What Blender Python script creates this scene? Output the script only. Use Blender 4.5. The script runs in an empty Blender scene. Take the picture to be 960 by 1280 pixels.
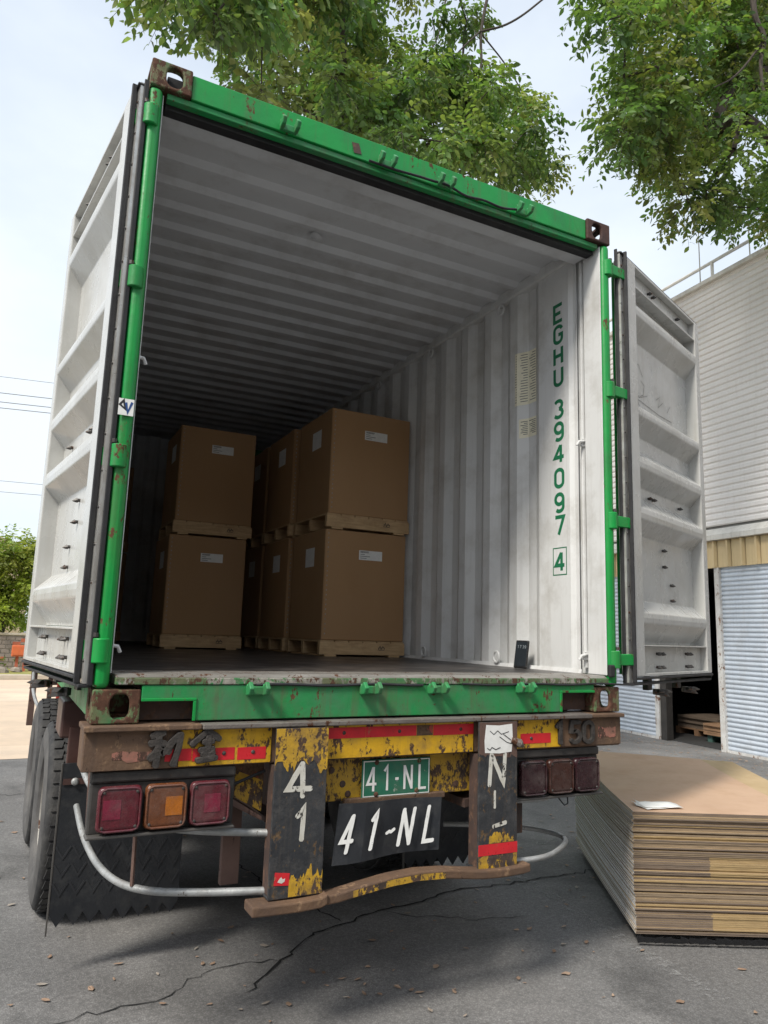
import bpy, bmesh, math, random
import numpy as np
from mathutils import Matrix, Vector

# ------------------------------------------------------------------ scene, camera, sky, sun
S = bpy.context.scene
COL = S.collection
random.seed(11)
RNG = np.random.default_rng(11)
rad = math.radians

def cam_axes(yaw, pitch, roll):
    cy, sy, cp, sp = math.cos(yaw), math.sin(yaw), math.cos(pitch), math.sin(pitch)
    f = Vector((sy*cp, cy*cp, sp)); r = Vector((cy, -sy, 0)); u = r.cross(f)
    cr, sr = math.cos(roll), math.sin(roll)
    return r*cr + u*sr, -r*sr + u*cr, f

cd = bpy.data.cameras.new('camera'); cam = bpy.data.objects.new('camera', cd); COL.objects.link(cam)
r_, u_, f_ = cam_axes(0.470606, 0.165329, 0.032367)
cam.matrix_world = Matrix(((r_.x, u_.x, -f_.x, -1.5175), (r_.y, u_.y, -f_.y, -2.7554), (r_.z, u_.z, -f_.z, 1.4992), (0, 0, 0, 1)))
cd.sensor_fit = 'VERTICAL'; cd.sensor_height = 24.0; cd.lens = 913.36/1280*24.0
cd.clip_start = 0.05; cd.clip_end = 2000
S.camera = cam

SUN_DIR = Vector((-0.68, -0.36, 0.88)).normalized()      # towards the sun
W = bpy.data.worlds.new('World'); S.world = W; W.use_nodes = True
wn, wl = W.node_tree.nodes, W.node_tree.links
wn.clear()
wo = wn.new('ShaderNodeOutputWorld'); bg = wn.new('ShaderNodeBackground'); bg.inputs[1].default_value = 0.108
sky = wn.new('ShaderNodeTexSky'); sky.sky_type = 'NISHITA'; sky.sun_disc = False
sky.sun_elevation = math.asin(SUN_DIR.z); sky.sun_rotation = math.atan2(SUN_DIR.x, SUN_DIR.y)
sky.dust_density = 3.0; sky.air_density = 1.0; sky.ozone_density = 1.5
tcw = wn.new('ShaderNodeTexCoord'); mapw = wn.new('ShaderNodeMapping'); mapw.inputs['Scale'].default_value = (1, 1, 2.2)
nzw = wn.new('ShaderNodeTexNoise'); nzw.inputs['Scale'].default_value = 1.7; nzw.inputs['Detail'].default_value = 6; nzw.inputs['Roughness'].default_value = .5
crw = wn.new('ShaderNodeMapRange'); crw.inputs['From Min'].default_value = .36; crw.inputs['From Max'].default_value = .62
crw.inputs['To Min'].default_value = .6; crw.inputs['To Max'].default_value = .96
mxw = wn.new('ShaderNodeMix'); mxw.data_type = 'RGBA'
mxw.inputs['B'].default_value = (4.6, 5.0, 5.4, 1)             # bright thin overcast
wl.new(tcw.outputs['Generated'], mapw.inputs[0]); wl.new(mapw.outputs[0], nzw.inputs['Vector'])
wl.new(nzw.outputs[0], crw.inputs['Value']); wl.new(crw.outputs[0], mxw.inputs['Factor'])
wl.new(sky.outputs[0], mxw.inputs['A']); wl.new(mxw.outputs['Result'], bg.inputs[0]); wl.new(bg.outputs[0], wo.inputs[0])

sd = bpy.data.lights.new('sun', 'SUN'); sd.energy = 2.0; sd.angle = rad(12); sd.color = (1, .95, .86)
sun = bpy.data.objects.new('sun', sd); COL.objects.link(sun); sun.location = (-8, -6, 14)
sun.rotation_euler = SUN_DIR.to_track_quat('Z', 'Y').to_euler()

S.view_settings.view_transform = 'Standard'; S.view_settings.look = 'None'
S.view_settings.exposure = 1.0; S.view_settings.gamma = 1.0; S.view_settings.use_curve_mapping = False
S.render.engine = 'CYCLES'
S.cycles.use_denoising = True
S.cycles.max_bounces = 8; S.cycles.diffuse_bounces = 5; S.cycles.glossy_bounces = 4; S.cycles.transmission_bounces = 4
S.cycles.transparent_max_bounces = 8

# ------------------------------------------------------------------ materials
MATS = {}
def mat(name, col, col2=None, scale=4.0, rough=.6, metal=0.0, bump=0.0, bscale=60.0, chips=None, chips2=None,
        streak=0.0, streak_col=(.1, .07, .05), spec=.4, stretch=(1, 1, 1), grime=None, mix_lo=.35, mix_hi=.65, detail=6):
    m = bpy.data.materials.new(name); m.use_nodes = True
    nt = m.node_tree; N, L = nt.nodes, nt.links
    b = N['Principled BSDF']; b.inputs['Roughness'].default_value = rough; b.inputs['Metallic'].default_value = metal
    b.inputs['Specular IOR Level'].default_value = spec
    g = N.new('ShaderNodeNewGeometry')
    def noise(sc, det=detail, ro=.6, st=(1, 1, 1), off=0):
        mp = N.new('ShaderNodeMapping'); mp.inputs['Scale'].default_value = st; mp.inputs['Location'].default_value = (off, off*.7, off*1.3)
        L.new(g.outputs['Position'], mp.inputs[0])
        n = N.new('ShaderNodeTexNoise'); n.inputs['Scale'].default_value = sc; n.inputs['Detail'].default_value = det; n.inputs['Roughness'].default_value = ro
        L.new(mp.outputs[0], n.inputs['Vector']); return n.outputs[0]
    def rng(v, a, c, lo=0., hi=1.):
        r = N.new('ShaderNodeMapRange'); r.inputs['From Min'].default_value = a; r.inputs['From Max'].default_value = c
        r.inputs['To Min'].default_value = lo; r.inputs['To Max'].default_value = hi
        L.new(v, r.inputs['Value']); return r.outputs[0]
    def mix(f, a, c):
        x = N.new('ShaderNodeMix'); x.data_type = 'RGBA'
        if isinstance(f, float): x.inputs['Factor'].default_value = f
        else: L.new(f, x.inputs['Factor'])
        for k, v in (('A', a), ('B', c)):
            if isinstance(v, tuple): x.inputs[k].default_value = (*v, 1)
            else: L.new(v, x.inputs[k])
        return x.outputs['Result']
    cur = tuple(col)
    c2 = tuple(col2) if col2 else tuple(x*.82 for x in col)
    cur = mix(rng(noise(scale, st=stretch), mix_lo, mix_hi), cur, c2)
    rg = rng(noise(scale*2.3, off=3), .3, .7, max(rough-.1, .05), min(rough+.1, 1))
    if grime:
        cur = mix(rng(noise(grime[2], off=7, ro=.7), .48, .72, 0, grime[1]), cur, tuple(grime[0]))
    if streak:
        cur = mix(rng(noise(9, st=(3, 3, .18), off=5), .52, .74, 0, streak), cur, tuple(streak_col))
    for q, ch in enumerate((chips, chips2)):
        if ch:
            na = noise(ch[2], det=9, ro=.72, off=11+9*q, st=(1, 1, .62)); nb = noise(ch[2]*3.7, det=6, ro=.7, off=5+9*q, st=(1.2, 1.2, .5))
            mm = N.new('ShaderNodeMix'); mm.data_type = 'FLOAT'; mm.inputs['Factor'].default_value = .30; L.new(na, mm.inputs['A']); L.new(nb, mm.inputs['B'])
            k = rng(mm.outputs['Result'], ch[1]-.052, ch[1]-.024)
            rc = mix(rng(noise(ch[2]*3, off=2), .35, .65), tuple(ch[0]), tuple(x*.5 for x in ch[0]))
            cur = mix(k, cur, rc)
            x = N.new('ShaderNodeMix'); x.data_type = 'FLOAT'; L.new(k, x.inputs['Factor']); L.new(rg, x.inputs['A']); x.inputs['B'].default_value = .9
            rg = x.outputs['Result']
    L.new(rg, b.inputs['Roughness'])
    L.new(cur, b.inputs['Base Color'])
    if bump:
        bp = N.new('ShaderNodeBump'); bp.inputs['Strength'].default_value = bump; bp.inputs['Distance'].default_value = .01
        L.new(noise(bscale, det=4, off=1), bp.inputs['Height']); L.new(bp.outputs[0], b.inputs['Normal'])
    MATS[name] = m
    return m

RUST = (.13, .055, .028)
mat('green', (.004, .29, .050), (.008, .235, .05), 3, .45, bump=.15, bscale=25, chips=(RUST, .617, 12), chips2=((.14, .24, .14), .67, 30), grime=((.04, .11, .05), .35, 5), streak=.35, streak_col=(.10, .08, .04))
mat('green_worn', (.008, .25, .06), (.05, .21, .09), 5, .5, bump=.2, bscale=30, chips=(RUST, .628, 18), grime=((.10, .12, .08), .6, 7), streak=.5, streak_col=(.13, .08, .05))
mat('casting_rust', (.17, .115, .065), (.05, .17, .065), 9, .75, bump=.35, bscale=40, chips=((.11, .05, .03), .52, 14))
mat('casting_dark', (.075, .035, .026), (.05, .028, .024), 8, .75, bump=.3, bscale=50, chips=((.2, .1, .06), .66, 14))
mat('inner_white', (.70, .705, .70), (.64, .645, .64), 1.6, .5, bump=.06, bscale=8, chips=((.12, .09, .07), .735, 14), grime=((.36, .34, .30), .55, 3.2), streak=.3, streak_col=(.38, .36, .33))
mat('roof_white', (.62, .63, .65), (.56, .57, .59), 2, .55, bump=.06, bscale=9, chips=((.12, .10, .09), .74, 10), grime=((.30, .28, .26), .5, 3))
mat('door_white', (.54, .54, .52), (.46, .46, .44), 2.2, .28, bump=.08, bscale=6, chips=((.14, .10, .08), .74, 18), grime=((.36, .35, .32), .5, 5), streak=.3, streak_col=(.36, .33, .28))
mat('door_edge', (.40, .43, .44), (.33, .36, .37), 6, .4, streak=.3, streak_col=(.2, .19, .18))
mat('rubber', (.016, .016, .018), (.028, .028, .03), 9, .6, bump=.1)
mat('alu_strip', (.55, .55, .53), (.42, .40, .37), 14, .35, metal=.6)
mat('steel_dark', (.09, .085, .08), (.05, .047, .045), 20, .5, metal=.4, chips=(RUST, .6, 30))
mat('floor_ply', (.050, .045, .043), (.028, .026, .025), 2.2, .38, bump=.12, bscale=20, stretch=(5, .7, 1), grime=((.15, .13, .12), .7, 6))
mat('threshold', (.34, .325, .30), (.20, .185, .165), 6, .42, metal=.35, stretch=(.6, 4, 4), chips=(RUST, .60, 22), bump=.2)
mat('sill_rust', (.12, .13, .07), (.015, .20, .06), 7, .6, bump=.3, bscale=40, stretch=(.5, 1, 3), chips=((.34, .32, .28), .56, 12), chips2=((.10, .05, .03), .58, 20))
mat('letter_green', (.010, .15, .065), (.02, .17, .08), 20, .5)
mat('paper_white', (.80, .80, .78), (.72, .72, .70), 30, .6)
mat('paper_yellowed', (.86, .82, .66), (.78, .74, .58), 20, .6)
mat('print_grey', (.10, .10, .095), (.22, .22, .20), 40, .7)
mat('print_blue', (.03, .08, .25), None, 20, .5)
mat('beam_rust', (.145, .085, .05), (.10, .062, .042), 7, .75, bump=.35, bscale=45, chips=((.24, .15, .09), .6, 16), chips2=((.06, .035, .025), .64, 22), streak=.4, streak_col=(.06, .04, .03))
mat('lip_steel', (.21, .19, .17), (.14, .12, .11), 8, .55, metal=.3, stretch=(.6, 3, 3), chips=(RUST, .6, 10), bump=.3)
mat('yellow', (.64, .37, .014), (.55, .31, .015), 6, .5, bump=.25, bscale=40, chips=((.10, .055, .035), .585, 20), chips2=((.09, .06, .045), .615, 8), grime=((.22, .14, .05), .6, 9), streak=.35, streak_col=(.16, .09, .04))
mat('yellow_worn', (.54, .32, .022), (.40, .24, .03), 9, .6, bump=.3, bscale=40, chips=((.10, .06, .04), .575, 26), chips2=((.085, .06, .05), .60, 8), grime=((.14, .09, .05), .9, 7))
mat('red_tape', (.62, .022, .03), (.52, .02, .03), 18, .35, chips=((.32, .24, .12), .645, 20), chips2=((.10, .05, .04), .665, 26))
mat('red_worn', (.40, .05, .035), (.33, .06, .04), 20, .6, chips=((.15, .09, .055), .49, 26))
mat('pink_worn', (.40, .16, .12), (.22, .11, .08), 25, .7, chips=((.10, .055, .04), .55, 24))
mat('cast_letter', (.030, .027, .025), (.055, .047, .042), 30, .75, bump=.5, bscale=70)
mat('black_paint', (.024, .026, .030), (.040, .042, .046), 8, .5, bump=.25, bscale=50, chips=((.15, .095, .05), .615, 24), chips2=((.30, .19, .05), .67, 12), grime=((.11, .105, .10), .5, 20), streak=.35, streak_col=(.14, .11, .08))
mat('stencil_white', (.62, .61, .56), (.52, .50, .44), 25, .7, chips=((.06, .052, .048), .605, 38))
mat('chalk_white', (.74, .74, .72), (.66, .66, .64), 30, .7, chips=((.04, .04, .045), .66, 60))
mat('flap_black', (.014, .016, .020), (.022, .024, .028), 6, .5, bump=.1, grime=((.06, .06, .06), .5, 14))
mat('flap_ridge', (.02, .021, .025), (.03, .032, .036), 6, .45, bump=.1)
mat('plate_green', (.015, .13, .075), (.03, .15, .09), 14, .45, chips=((.5, .5, .45), .69, 30), grime=((.12, .12, .09), .5, 12))
mat('housing', (.03, .028, .027), (.05, .046, .043), 14, .6, bump=.2, chips=((.12, .08, .05), .66, 25))
mat('rubber_grey', (.08, .075, .07), None, 12, .6)
def lens(name, col, rough=.22):
    m = mat(name, col, tuple(x*.7 for x in col), 30, rough, bump=.2, bscale=160, spec=.6, grime=((.16, .13, .12), .35, 12))
    return m
lens('lens_red', (.105, .012, .020)); lens('lens_red_bright', (.19, .014, .038)); lens('lens_amber', (.15, .048, .016)); lens('lens_amber_bright', (.42, .13, .012))
lens('lens_dim_red', (.028, .007, .010), .3); lens('lens_dim_amber', (.045, .014, .009), .3)
mat('galv', (.42, .43, .43), (.27, .28, .28), 10, .5, metal=.35, bump=.3, chips=((.16, .13, .11), .63, 30), grime=((.2, .18, .16), .6, 8))
mat('chassis', (.050, .036, .032), (.085, .052, .042), 6, .7, bump=.2, chips=((.14, .08, .055), .57, 15))
mat('chassis_brown', (.14, .085, .068), (.10, .06, .05), 6, .65, bump=.15, chips=((.06, .035, .03), .62, 15))
mat('tool_brown', (.052, .024, .022), (.075, .036, .03), 3, .45, bump=.05, grime=((.10, .07, .06), .4, 6))
mat('tyre', (.022, .022, .024), (.045, .044, .043), 9, .8, bump=.2, bscale=80, grime=((.11, .105, .10), .55, 9))
mat('tyre_side', (.060, .058, .058), (.12, .115, .11), 5, .85, bump=.15, bscale=60)
mat('rim', (.34, .33, .30), (.22, .20, .18), 10, .55, metal=.2, chips=(RUST, .58, 14))
mat('marker_red', (.45, .05, .03), None, 10, .4)
mat('carton', (.40, .24, .118), (.365, .215, .105), 1.5, .75, bump=.05, bscale=30, stretch=(1, 1, .3))
mat('carton_seam', (.30, .175, .085), None, 3, .8)
mat('pallet_wood', (.58, .40, .22), (.44, .29, .15), 7, .7, bump=.1, bscale=40, stretch=(1.2, 9, 9), grime=((.30, .18, .09), .5, 8))
mat('stamp_black', (.05, .05, .05), None, 30, .8)
mat('device_black', (.012, .012, .014), (.02, .02, .02), 20, .3)
mat('device_screen', (.02, .025, .03), None, 20, .08, spec=.6)
mat('device_text', (.25, .28, .30), None, 20, .5)
mat('board_kraft', (.52, .355, .245), (.47, .315, .215), 2.5, .75, bump=.06, bscale=25, grime=((.36, .22, .13), .5, 4))
mat('board_yellow', (.46, .34, .20), (.40, .29, .16), 5, .75)
mat('board_dark', (.205, .155, .115), (.15, .115, .09), 14, .8, stretch=(1, 1, 8))
mat('board_tan', (.285, .215, .145), (.20, .15, .10), 14, .8, stretch=(1, 1, 8))
mat('board_mustard', (.40, .285, .14), (.30, .21, .105), 14, .8, stretch=(1, 1, 8))
mat('board_white_edge', (.84, .83, .82), (.66, .65, .64), 26, .75, stretch=(1, 1, 6), bump=.3, bscale=120)
mat('board_grey_edge', (.62, .59, .55), (.46, .43, .39), 26, .8, stretch=(1, 1, 6), bump=.3, bscale=120)
mat('film_black', (.012, .012, .013), None, 20, .3, bump=.5, bscale=30)
mat('siding', (.76, .73, .715), (.71, .68, .665), 1.2, .5, streak=.25, streak_col=(.5, .44, .40))
mat('ledge_white', (.66, .64, .60), (.56, .54, .50), 4, .6, streak=.5, streak_col=(.35, .33, .30), grime=((.4, .38, .35), .5, 3))
mat('fascia', (.60, .47, .27), (.54, .42, .24), 3, .55, streak=.4, streak_col=(.38, .27, .14), chips=(RUST, .7, 20))
mat('shutter', (.56, .61, .68), (.48, .53, .60), 2.5, .42, metal=.15, streak=.35, streak_col=(.36, .38, .42), grime=((.40, .40, .40), .4, 4))
mat('shutter_frame', (.64, .64, .63), (.5, .48, .46), 6, .55, chips=((.25, .13, .08), .6, 12))
mat('dark_steel', (.05, .045, .042), (.03, .028, .027), 6, .7)
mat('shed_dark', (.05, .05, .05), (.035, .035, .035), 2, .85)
mat('concrete', (.28, .27, .25), (.22, .21, .2), 3, .85, bump=.2)
mat('rail', (.62, .60, .55), (.5, .48, .44), 8, .5)
mat('roof_metal', (.45, .45, .44), None, 2, .6)
mat('pallet_green', (.07, .15, .12), (.05, .1, .09), 8, .7)
mat('board_brown', (.32, .19, .11), (.24, .14, .08), 6, .8)
mat('crack', (.018, .018, .018), None, 30, 1.0)
mat('leaf_dry', (.23, .145, .095), (.36, .26, .19), 9, .8)
mat('leaf_dry2', (.36, .33, .29), (.24, .19, .15), 9, .8)
mat('bark', (.075, .060, .048), (.045, .036, .03), 12, .9, bump=.5, bscale=25, stretch=(3, 3, .6))
mat('kerb', (.50, .44, .36), (.42, .37, .3), 5, .85, bump=.2)
mat('grass_dry', (.34, .29, .10), (.20, .22, .06), 6, .95, bump=.6, bscale=40)
mat('brick', (.30, .25, .22), (.24, .20, .18), 8, .85, bump=.2)
mat('brick_red', (.45, .13, .07), (.38, .10, .06), 8, .8)
mat('mortar', (.40, .36, .31), None, 8, .9)
mat('plaster_tan', (.50, .40, .29), (.42, .33, .24), 2, .85)
mat('window_dark', (.10, .11, .12), None, 5, .15)
mat('orange_box', (.62, .15, .05), (.5, .12, .05), 6, .5)
mat('wire', (.25, .26, .28), None, 5, .6)
mat('stone', (.30, .26, .21), (.2, .17, .14), 8, .9, bump=.4)

def asphalt():
    m = mat('asphalt', (.20, .196, .192), (.142, .138, .136), .55, .82, bump=.45, bscale=170, grime=((.27, .262, .255), .8, 1.4))
    nt = m.node_tree; N, L = nt.nodes, nt.links; b = N['Principled BSDF']
    src = b.inputs['Base Color'].links[0].from_socket
    g = N.new('ShaderNodeNewGeometry')
    v = N.new('ShaderNodeTexVoronoi'); v.inputs['Scale'].default_value = 110; L.new(g.outputs['Position'], v.inputs['Vector'])
    r = N.new('ShaderNodeMapRange'); r.inputs['From Min'].default_value = .12; r.inputs['From Max'].default_value = .55; r.inputs['To Min'].default_value = 1.25; r.inputs['To Max'].default_value = .82
    L.new(v.outputs['Distance'], r.inputs['Value'])
    n2 = N.new('ShaderNodeTexNoise'); n2.inputs['Scale'].default_value = 45; n2.inputs['Detail'].default_value = 5; L.new(g.outputs['Position'], n2.inputs['Vector'])
    r2 = N.new('ShaderNodeMapRange'); r2.inputs['From Min'].default_value = .3; r2.inputs['From Max'].default_value = .7; r2.inputs['To Min'].default_value = .82; r2.inputs['To Max'].default_value = 1.18
    L.new(n2.outputs[0], r2.inputs['Value'])
    n3 = N.new('ShaderNodeTexNoise'); n3.inputs['Scale'].default_value = 1.3; n3.inputs['Detail'].default_value = 9; n3.inputs['Roughness'].default_value = .62; n3.inputs['Distortion'].default_value = .4; L.new(g.outputs['Position'], n3.inputs['Vector'])
    r3 = N.new('ShaderNodeMapRange'); r3.inputs['From Min'].default_value = .53; r3.inputs['From Max'].default_value = .70; r3.inputs['To Min'].default_value = 1.0; r3.inputs['To Max'].default_value = .58
    L.new(n3.outputs[0], r3.inputs['Value'])
    m3 = N.new('ShaderNodeMath'); m3.operation = 'MULTIPLY'; L.new(r2.outputs[0], m3.inputs[0]); L.new(r3.outputs[0], m3.inputs[1])
    mu = N.new('ShaderNodeMath'); mu.operation = 'MULTIPLY'; L.new(r.outputs[0], mu.inputs[0]); L.new(m3.outputs[0], mu.inputs[1])
    x = N.new('ShaderNodeMix'); x.data_type = 'RGBA'; x.blend_type = 'MULTIPLY'; x.inputs['Factor'].default_value = 1
    L.new(src, x.inputs['A']); L.new(mu.outputs[0], x.inputs['B']); L.new(x.outputs['Result'], b.inputs['Base Color'])
asphalt()

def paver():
    m = mat('sun_toned_pavement', (.66, .53, .40), (.56, .45, .35), .8, .85, bump=.2, bscale=60, grime=((.46, .38, .3), .6, 1.3))  # direct sun on the far paving is put into its pale warm colour
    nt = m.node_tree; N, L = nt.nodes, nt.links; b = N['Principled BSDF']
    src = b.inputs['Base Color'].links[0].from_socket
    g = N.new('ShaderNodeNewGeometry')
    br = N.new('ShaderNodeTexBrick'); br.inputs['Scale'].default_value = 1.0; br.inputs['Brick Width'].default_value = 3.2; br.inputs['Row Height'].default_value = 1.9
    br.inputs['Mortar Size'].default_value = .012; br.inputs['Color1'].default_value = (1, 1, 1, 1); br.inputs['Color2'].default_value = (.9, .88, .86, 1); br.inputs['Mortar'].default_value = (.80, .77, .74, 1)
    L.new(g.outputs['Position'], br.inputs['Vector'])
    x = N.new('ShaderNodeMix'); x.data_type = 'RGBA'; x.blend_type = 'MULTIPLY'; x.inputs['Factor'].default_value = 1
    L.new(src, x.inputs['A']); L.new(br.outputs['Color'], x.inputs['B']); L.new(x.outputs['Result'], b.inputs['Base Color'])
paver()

def worn_paint():
    m = mat('worn_line', (.42, .42, .41), (.3, .3, .3), 8, .85, bump=.5, bscale=170)
    nt = m.node_tree; N, L = nt.nodes, nt.links; b = N['Principled BSDF']
    g = N.new('ShaderNodeNewGeometry'); n = N.new('ShaderNodeTexNoise'); n.inputs['Scale'].default_value = 26; n.inputs['Detail'].default_value = 8; n.inputs['Roughness'].default_value = .7
    L.new(g.outputs['Position'], n.inputs['Vector'])
    r = N.new('ShaderNodeMapRange'); r.inputs['From Min'].default_value = .50; r.inputs['From Max'].default_value = .64; r.inputs['To Max'].default_value = .55
    L.new(n.outputs[0], r.inputs['Value']); L.new(r.outputs[0], b.inputs['Alpha'])
worn_paint()

def leafmat(name, transl):
    m = bpy.data.materials.new(name); m.use_nodes = True
    N, L = m.node_tree.nodes, m.node_tree.links; N.clear()
    o = N.new('ShaderNodeOutputMaterial'); a = N.new('ShaderNodeAttribute'); a.attribute_name = 'tint'
    d = N.new('ShaderNodeBsdfPrincipled'); d.inputs['Roughness'].default_value = .48; d.inputs['Specular IOR Level'].default_value = .5
    t = N.new('ShaderNodeBsdfTranslucent'); x = N.new('ShaderNodeMixShader'); x.inputs[0].default_value = transl
    g = N.new('ShaderNodeMix'); g.data_type = 'RGBA'; g.blend_type = 'MULTIPLY'; g.inputs['Factor'].default_value = 1; g.inputs['B'].default_value = (1.7, 1.75, .8, 1)
    L.new(a.outputs['Color'], d.inputs['Base Color']); L.new(a.outputs['Color'], g.inputs['A']); L.new(g.outputs['Result'], t.inputs['Color'])
    L.new(d.outputs[0], x.inputs[1]); L.new(t.outputs[0], x.inputs[2]); L.new(x.outputs[0], o.inputs['Surface'])
    MATS[name] = m
leafmat('leaf', .42)

# ------------------------------------------------------------------ mesh helpers
def origin(o):
    v = Vector((0, 0, 0))
    while o is not None:
        v = v + o.location; o = o.parent
    return v

def tag(o, label=None, cat=None, group=None, kind=None):
    if label: o['label'] = label
    if cat: o['category'] = cat
    if group: o['group'] = group
    if kind: o['kind'] = kind
    return o

def empty(name, loc, label, cat, group=None):
    o = bpy.data.objects.new(name, None); COL.objects.link(o); o.location = loc; o.empty_display_size = .2
    return tag(o, label, cat, group)

class MB:
    def __init__(s, M=None): s.v = []; s.f = []; s.M = M; s.mi = []
    def add(s, vs, fs, mi=0):
        b = len(s.v)
        for p in vs:
            p = Vector(p); s.v.append(s.M @ p if s.M else p)
        for f in fs: s.f.append(tuple(i+b for i in f)); s.mi.append(mi)
        return s
    def box(s, x0, x1, y0, y1, z0, z1, mi=0):
        return s.add([(x0, y0, z0), (x1, y0, z0), (x1, y1, z0), (x0, y1, z0), (x0, y0, z1), (x1, y0, z1), (x1, y1, z1), (x0, y1, z1)],
                     [(0, 3, 2, 1), (4, 5, 6, 7), (0, 1, 5, 4), (1, 2, 6, 5), (2, 3, 7, 6), (3, 0, 4, 7)], mi)
    def prism(s, poly, o, ux, uy, uz, mi=0):
        o, ux, uy, uz = Vector(o), Vector(ux), Vector(uy), Vector(uz); n = len(poly)
        a = [o+ux*x+uy*y for x, y in poly]; c = [p+uz for p in a]
        return s.add(a+c, [tuple(range(n))[::-1], tuple(range(n, 2*n))]+[(i, (i+1) % n, (i+1) % n+n, i+n) for i in range(n)], mi)
    def sheet(s, prof, d, mi=0):
        """prof: list of 3D points, d: extrusion vector -> open strip"""
        n = len(prof); d = Vector(d); a = [Vector(p) for p in prof]
        return s.add(a+[p+d for p in a], [(i, i+1, i+1+n, i+n) for i in range(n-1)], mi)
    def tube(s, pts, r, n=10, caps=True, mi=0):
        pts = [Vector(p) for p in pts]; rs = r if isinstance(r, (list, tuple)) else [r]*len(pts)
        vs = []; up = None
        for i, p in enumerate(pts):
            t = (pts[min(i+1, len(pts)-1)]-pts[max(i-1, 0)]).normalized()
            if up is None:
                up = Vector((0, 0, 1)) if abs(t.z) < .9 else Vector((1, 0, 0))
            x = up.cross(t); x = x.normalized() if x.length > 1e-6 else Vector((1, 0, 0)).cross(t).normalized()
            y = t.cross(x).normalized(); up = y
            for k in range(n):
                a = 2*math.pi*k/n; vs.append(p+(x*math.cos(a)+y*math.sin(a))*rs[i])
        fs = []
        for i in range(len(pts)-1):
            for k in range(n):
                fs.append((i*n+k, i*n+(k+1) % n, (i+1)*n+(k+1) % n, (i+1)*n+k))
        if caps: fs += [tuple(range(n))[::-1], tuple(range((len(pts)-1)*n, len(pts)*n))]
        return s.add(vs, fs, mi)
    def lathe(s, prof, axis_o, ax, n=48, mi=0):
        """prof (r, h) around axis ax through axis_o"""
        ax = Vector(ax).normalized(); x = ax.orthogonal().normalized(); y = ax.cross(x); o = Vector(axis_o); m = len(prof); vs = []
        for k in range(n):
            a = 2*math.pi*k/n; d = x*math.cos(a)+y*math.sin(a)
            vs += [o+d*r+ax*h for r, h in prof]
        fs = [(k*m+i, k*m+i+1, ((k+1) % n)*m+i+1, ((k+1) % n)*m+i) for k in range(n) for i in range(m-1)]
        return s.add(vs, fs, mi)
    def holed(s, o, ux, uy, uz, w, h, cx, cy, rx, ry, mi=0, n=20, sq=2.6):
        """plate w*h*|uz| with a rounded hole"""
        o, ux, uy, uz = Vector(o), Vector(ux), Vector(uy), Vector(uz)
        out = []; inn = []
        for k in range(n):
            a = 2*math.pi*(k+.5)/n; ca, sa = math.cos(a), math.sin(a)
            e = 2/sq; inn.append((cx+rx*math.copysign(abs(ca)**e, ca), cy+ry*math.copysign(abs(sa)**e, sa)))
            t = min((w-cx if ca > 0 else cx)/max(abs(ca), 1e-9), (h-cy if sa > 0 else cy)/max(abs(sa), 1e-9))
            out.append((cx+ca*t, cy+sa*t))
        # snap nearest outline points to the rectangle's corners
        for c in ((0, 0), (w, 0), (w, h), (0, h)):
            i = min(range(n), key=lambda q: (out[q][0]-c[0])**2+(out[q][1]-c[1])**2); out[i] = c
        P = lambda q, z: o+ux*q[0]+uy*q[1]+uz*z
        vs = [P(q, 0) for q in out]+[P(q, 0) for q in inn]+[P(q, 1) for q in out]+[P(q, 1) for q in inn]
        fs = []
        for k in range(n):
            j = (k+1) % n
            fs += [(k, j, n+j, n+k), (2*n+k, 3*n+k, 3*n+j, 2*n+j), (n+k, n+j, 3*n+j, 3*n+k), (k, 2*n+k, 2*n+j, j)]
        return s.add(vs, fs, mi)
    def strokes(s, polys, o, ux, uy, un, wd, depth=0.0, lift=.0006, mi=0, rnd=0.0):
        """thick polylines laid on a plane; depth > 0 extrudes them towards un"""
        o, ux, uy, un = Vector(o), Vector(ux), Vector(uy), Vector(un)
        sx, sy = ux.length, uy.length
        for k, pl in enumerate(polys):
            P = [Vector((x*sx, y*sy)) for x, y in pl]; n = len(P); lft = []; rgt = []
            closed = (P[0]-P[-1]).length < 1e-6 and n > 2
            ws = [1.0]*n
            if rnd and not closed:      # brushed ends, slightly uneven stroke
                Q = [P[0]]
                for i in range(n-1):
                    m_ = max(2, int((P[i+1]-P[i]).length/(wd*1.1)))
                    Q += [P[i].lerp(P[i+1], t/m_) for t in range(1, m_+1)]
                P = [q+Vector((random.gauss(0, wd*.05*rnd), random.gauss(0, wd*.05*rnd))) for q in Q]
                e0 = P[0]+(P[0]-P[1]).normalized()*wd*.32; e1 = P[-1]+(P[-1]-P[-2]).normalized()*wd*.32
                ws = [.55]+[random.uniform(1-.16*rnd, 1+.12*rnd) for _ in P]+[.55]; P = [e0]+P+[e1]; n = len(P)
            if closed: P = P[:-1]; n -= 1
            for i in range(n):
                a = P[i-1] if (i > 0 or closed) else None; c = P[(i+1) % n] if (i < n-1 or closed) else None
                d1 = (P[i]-a).normalized() if a is not None else None; d2 = (c-P[i]).normalized() if c is not None else None
                if d1 is None: d1 = d2
                if d2 is None: d2 = d1
                n1 = Vector((-d1.y, d1.x)); n2 = Vector((-d2.y, d2.x)); m = (n1+n2)
                m = m.normalized() if m.length > 1e-6 else n1
                q = wd/2/max(m.dot(n1), .45)*ws[i]
                e = Vector((0, 0))
                lft.append(P[i]+m*q+e); rgt.append(P[i]-m*q+e)
            h = lift+k*.0003+depth
            T = lambda q, z: o+ux*(q.x/sx)+uy*(q.y/sy)+un*z
            vs = [T(q, h) for q in lft]+[T(q, h) for q in rgt]; rngk = range(n if closed else n-1)
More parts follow.
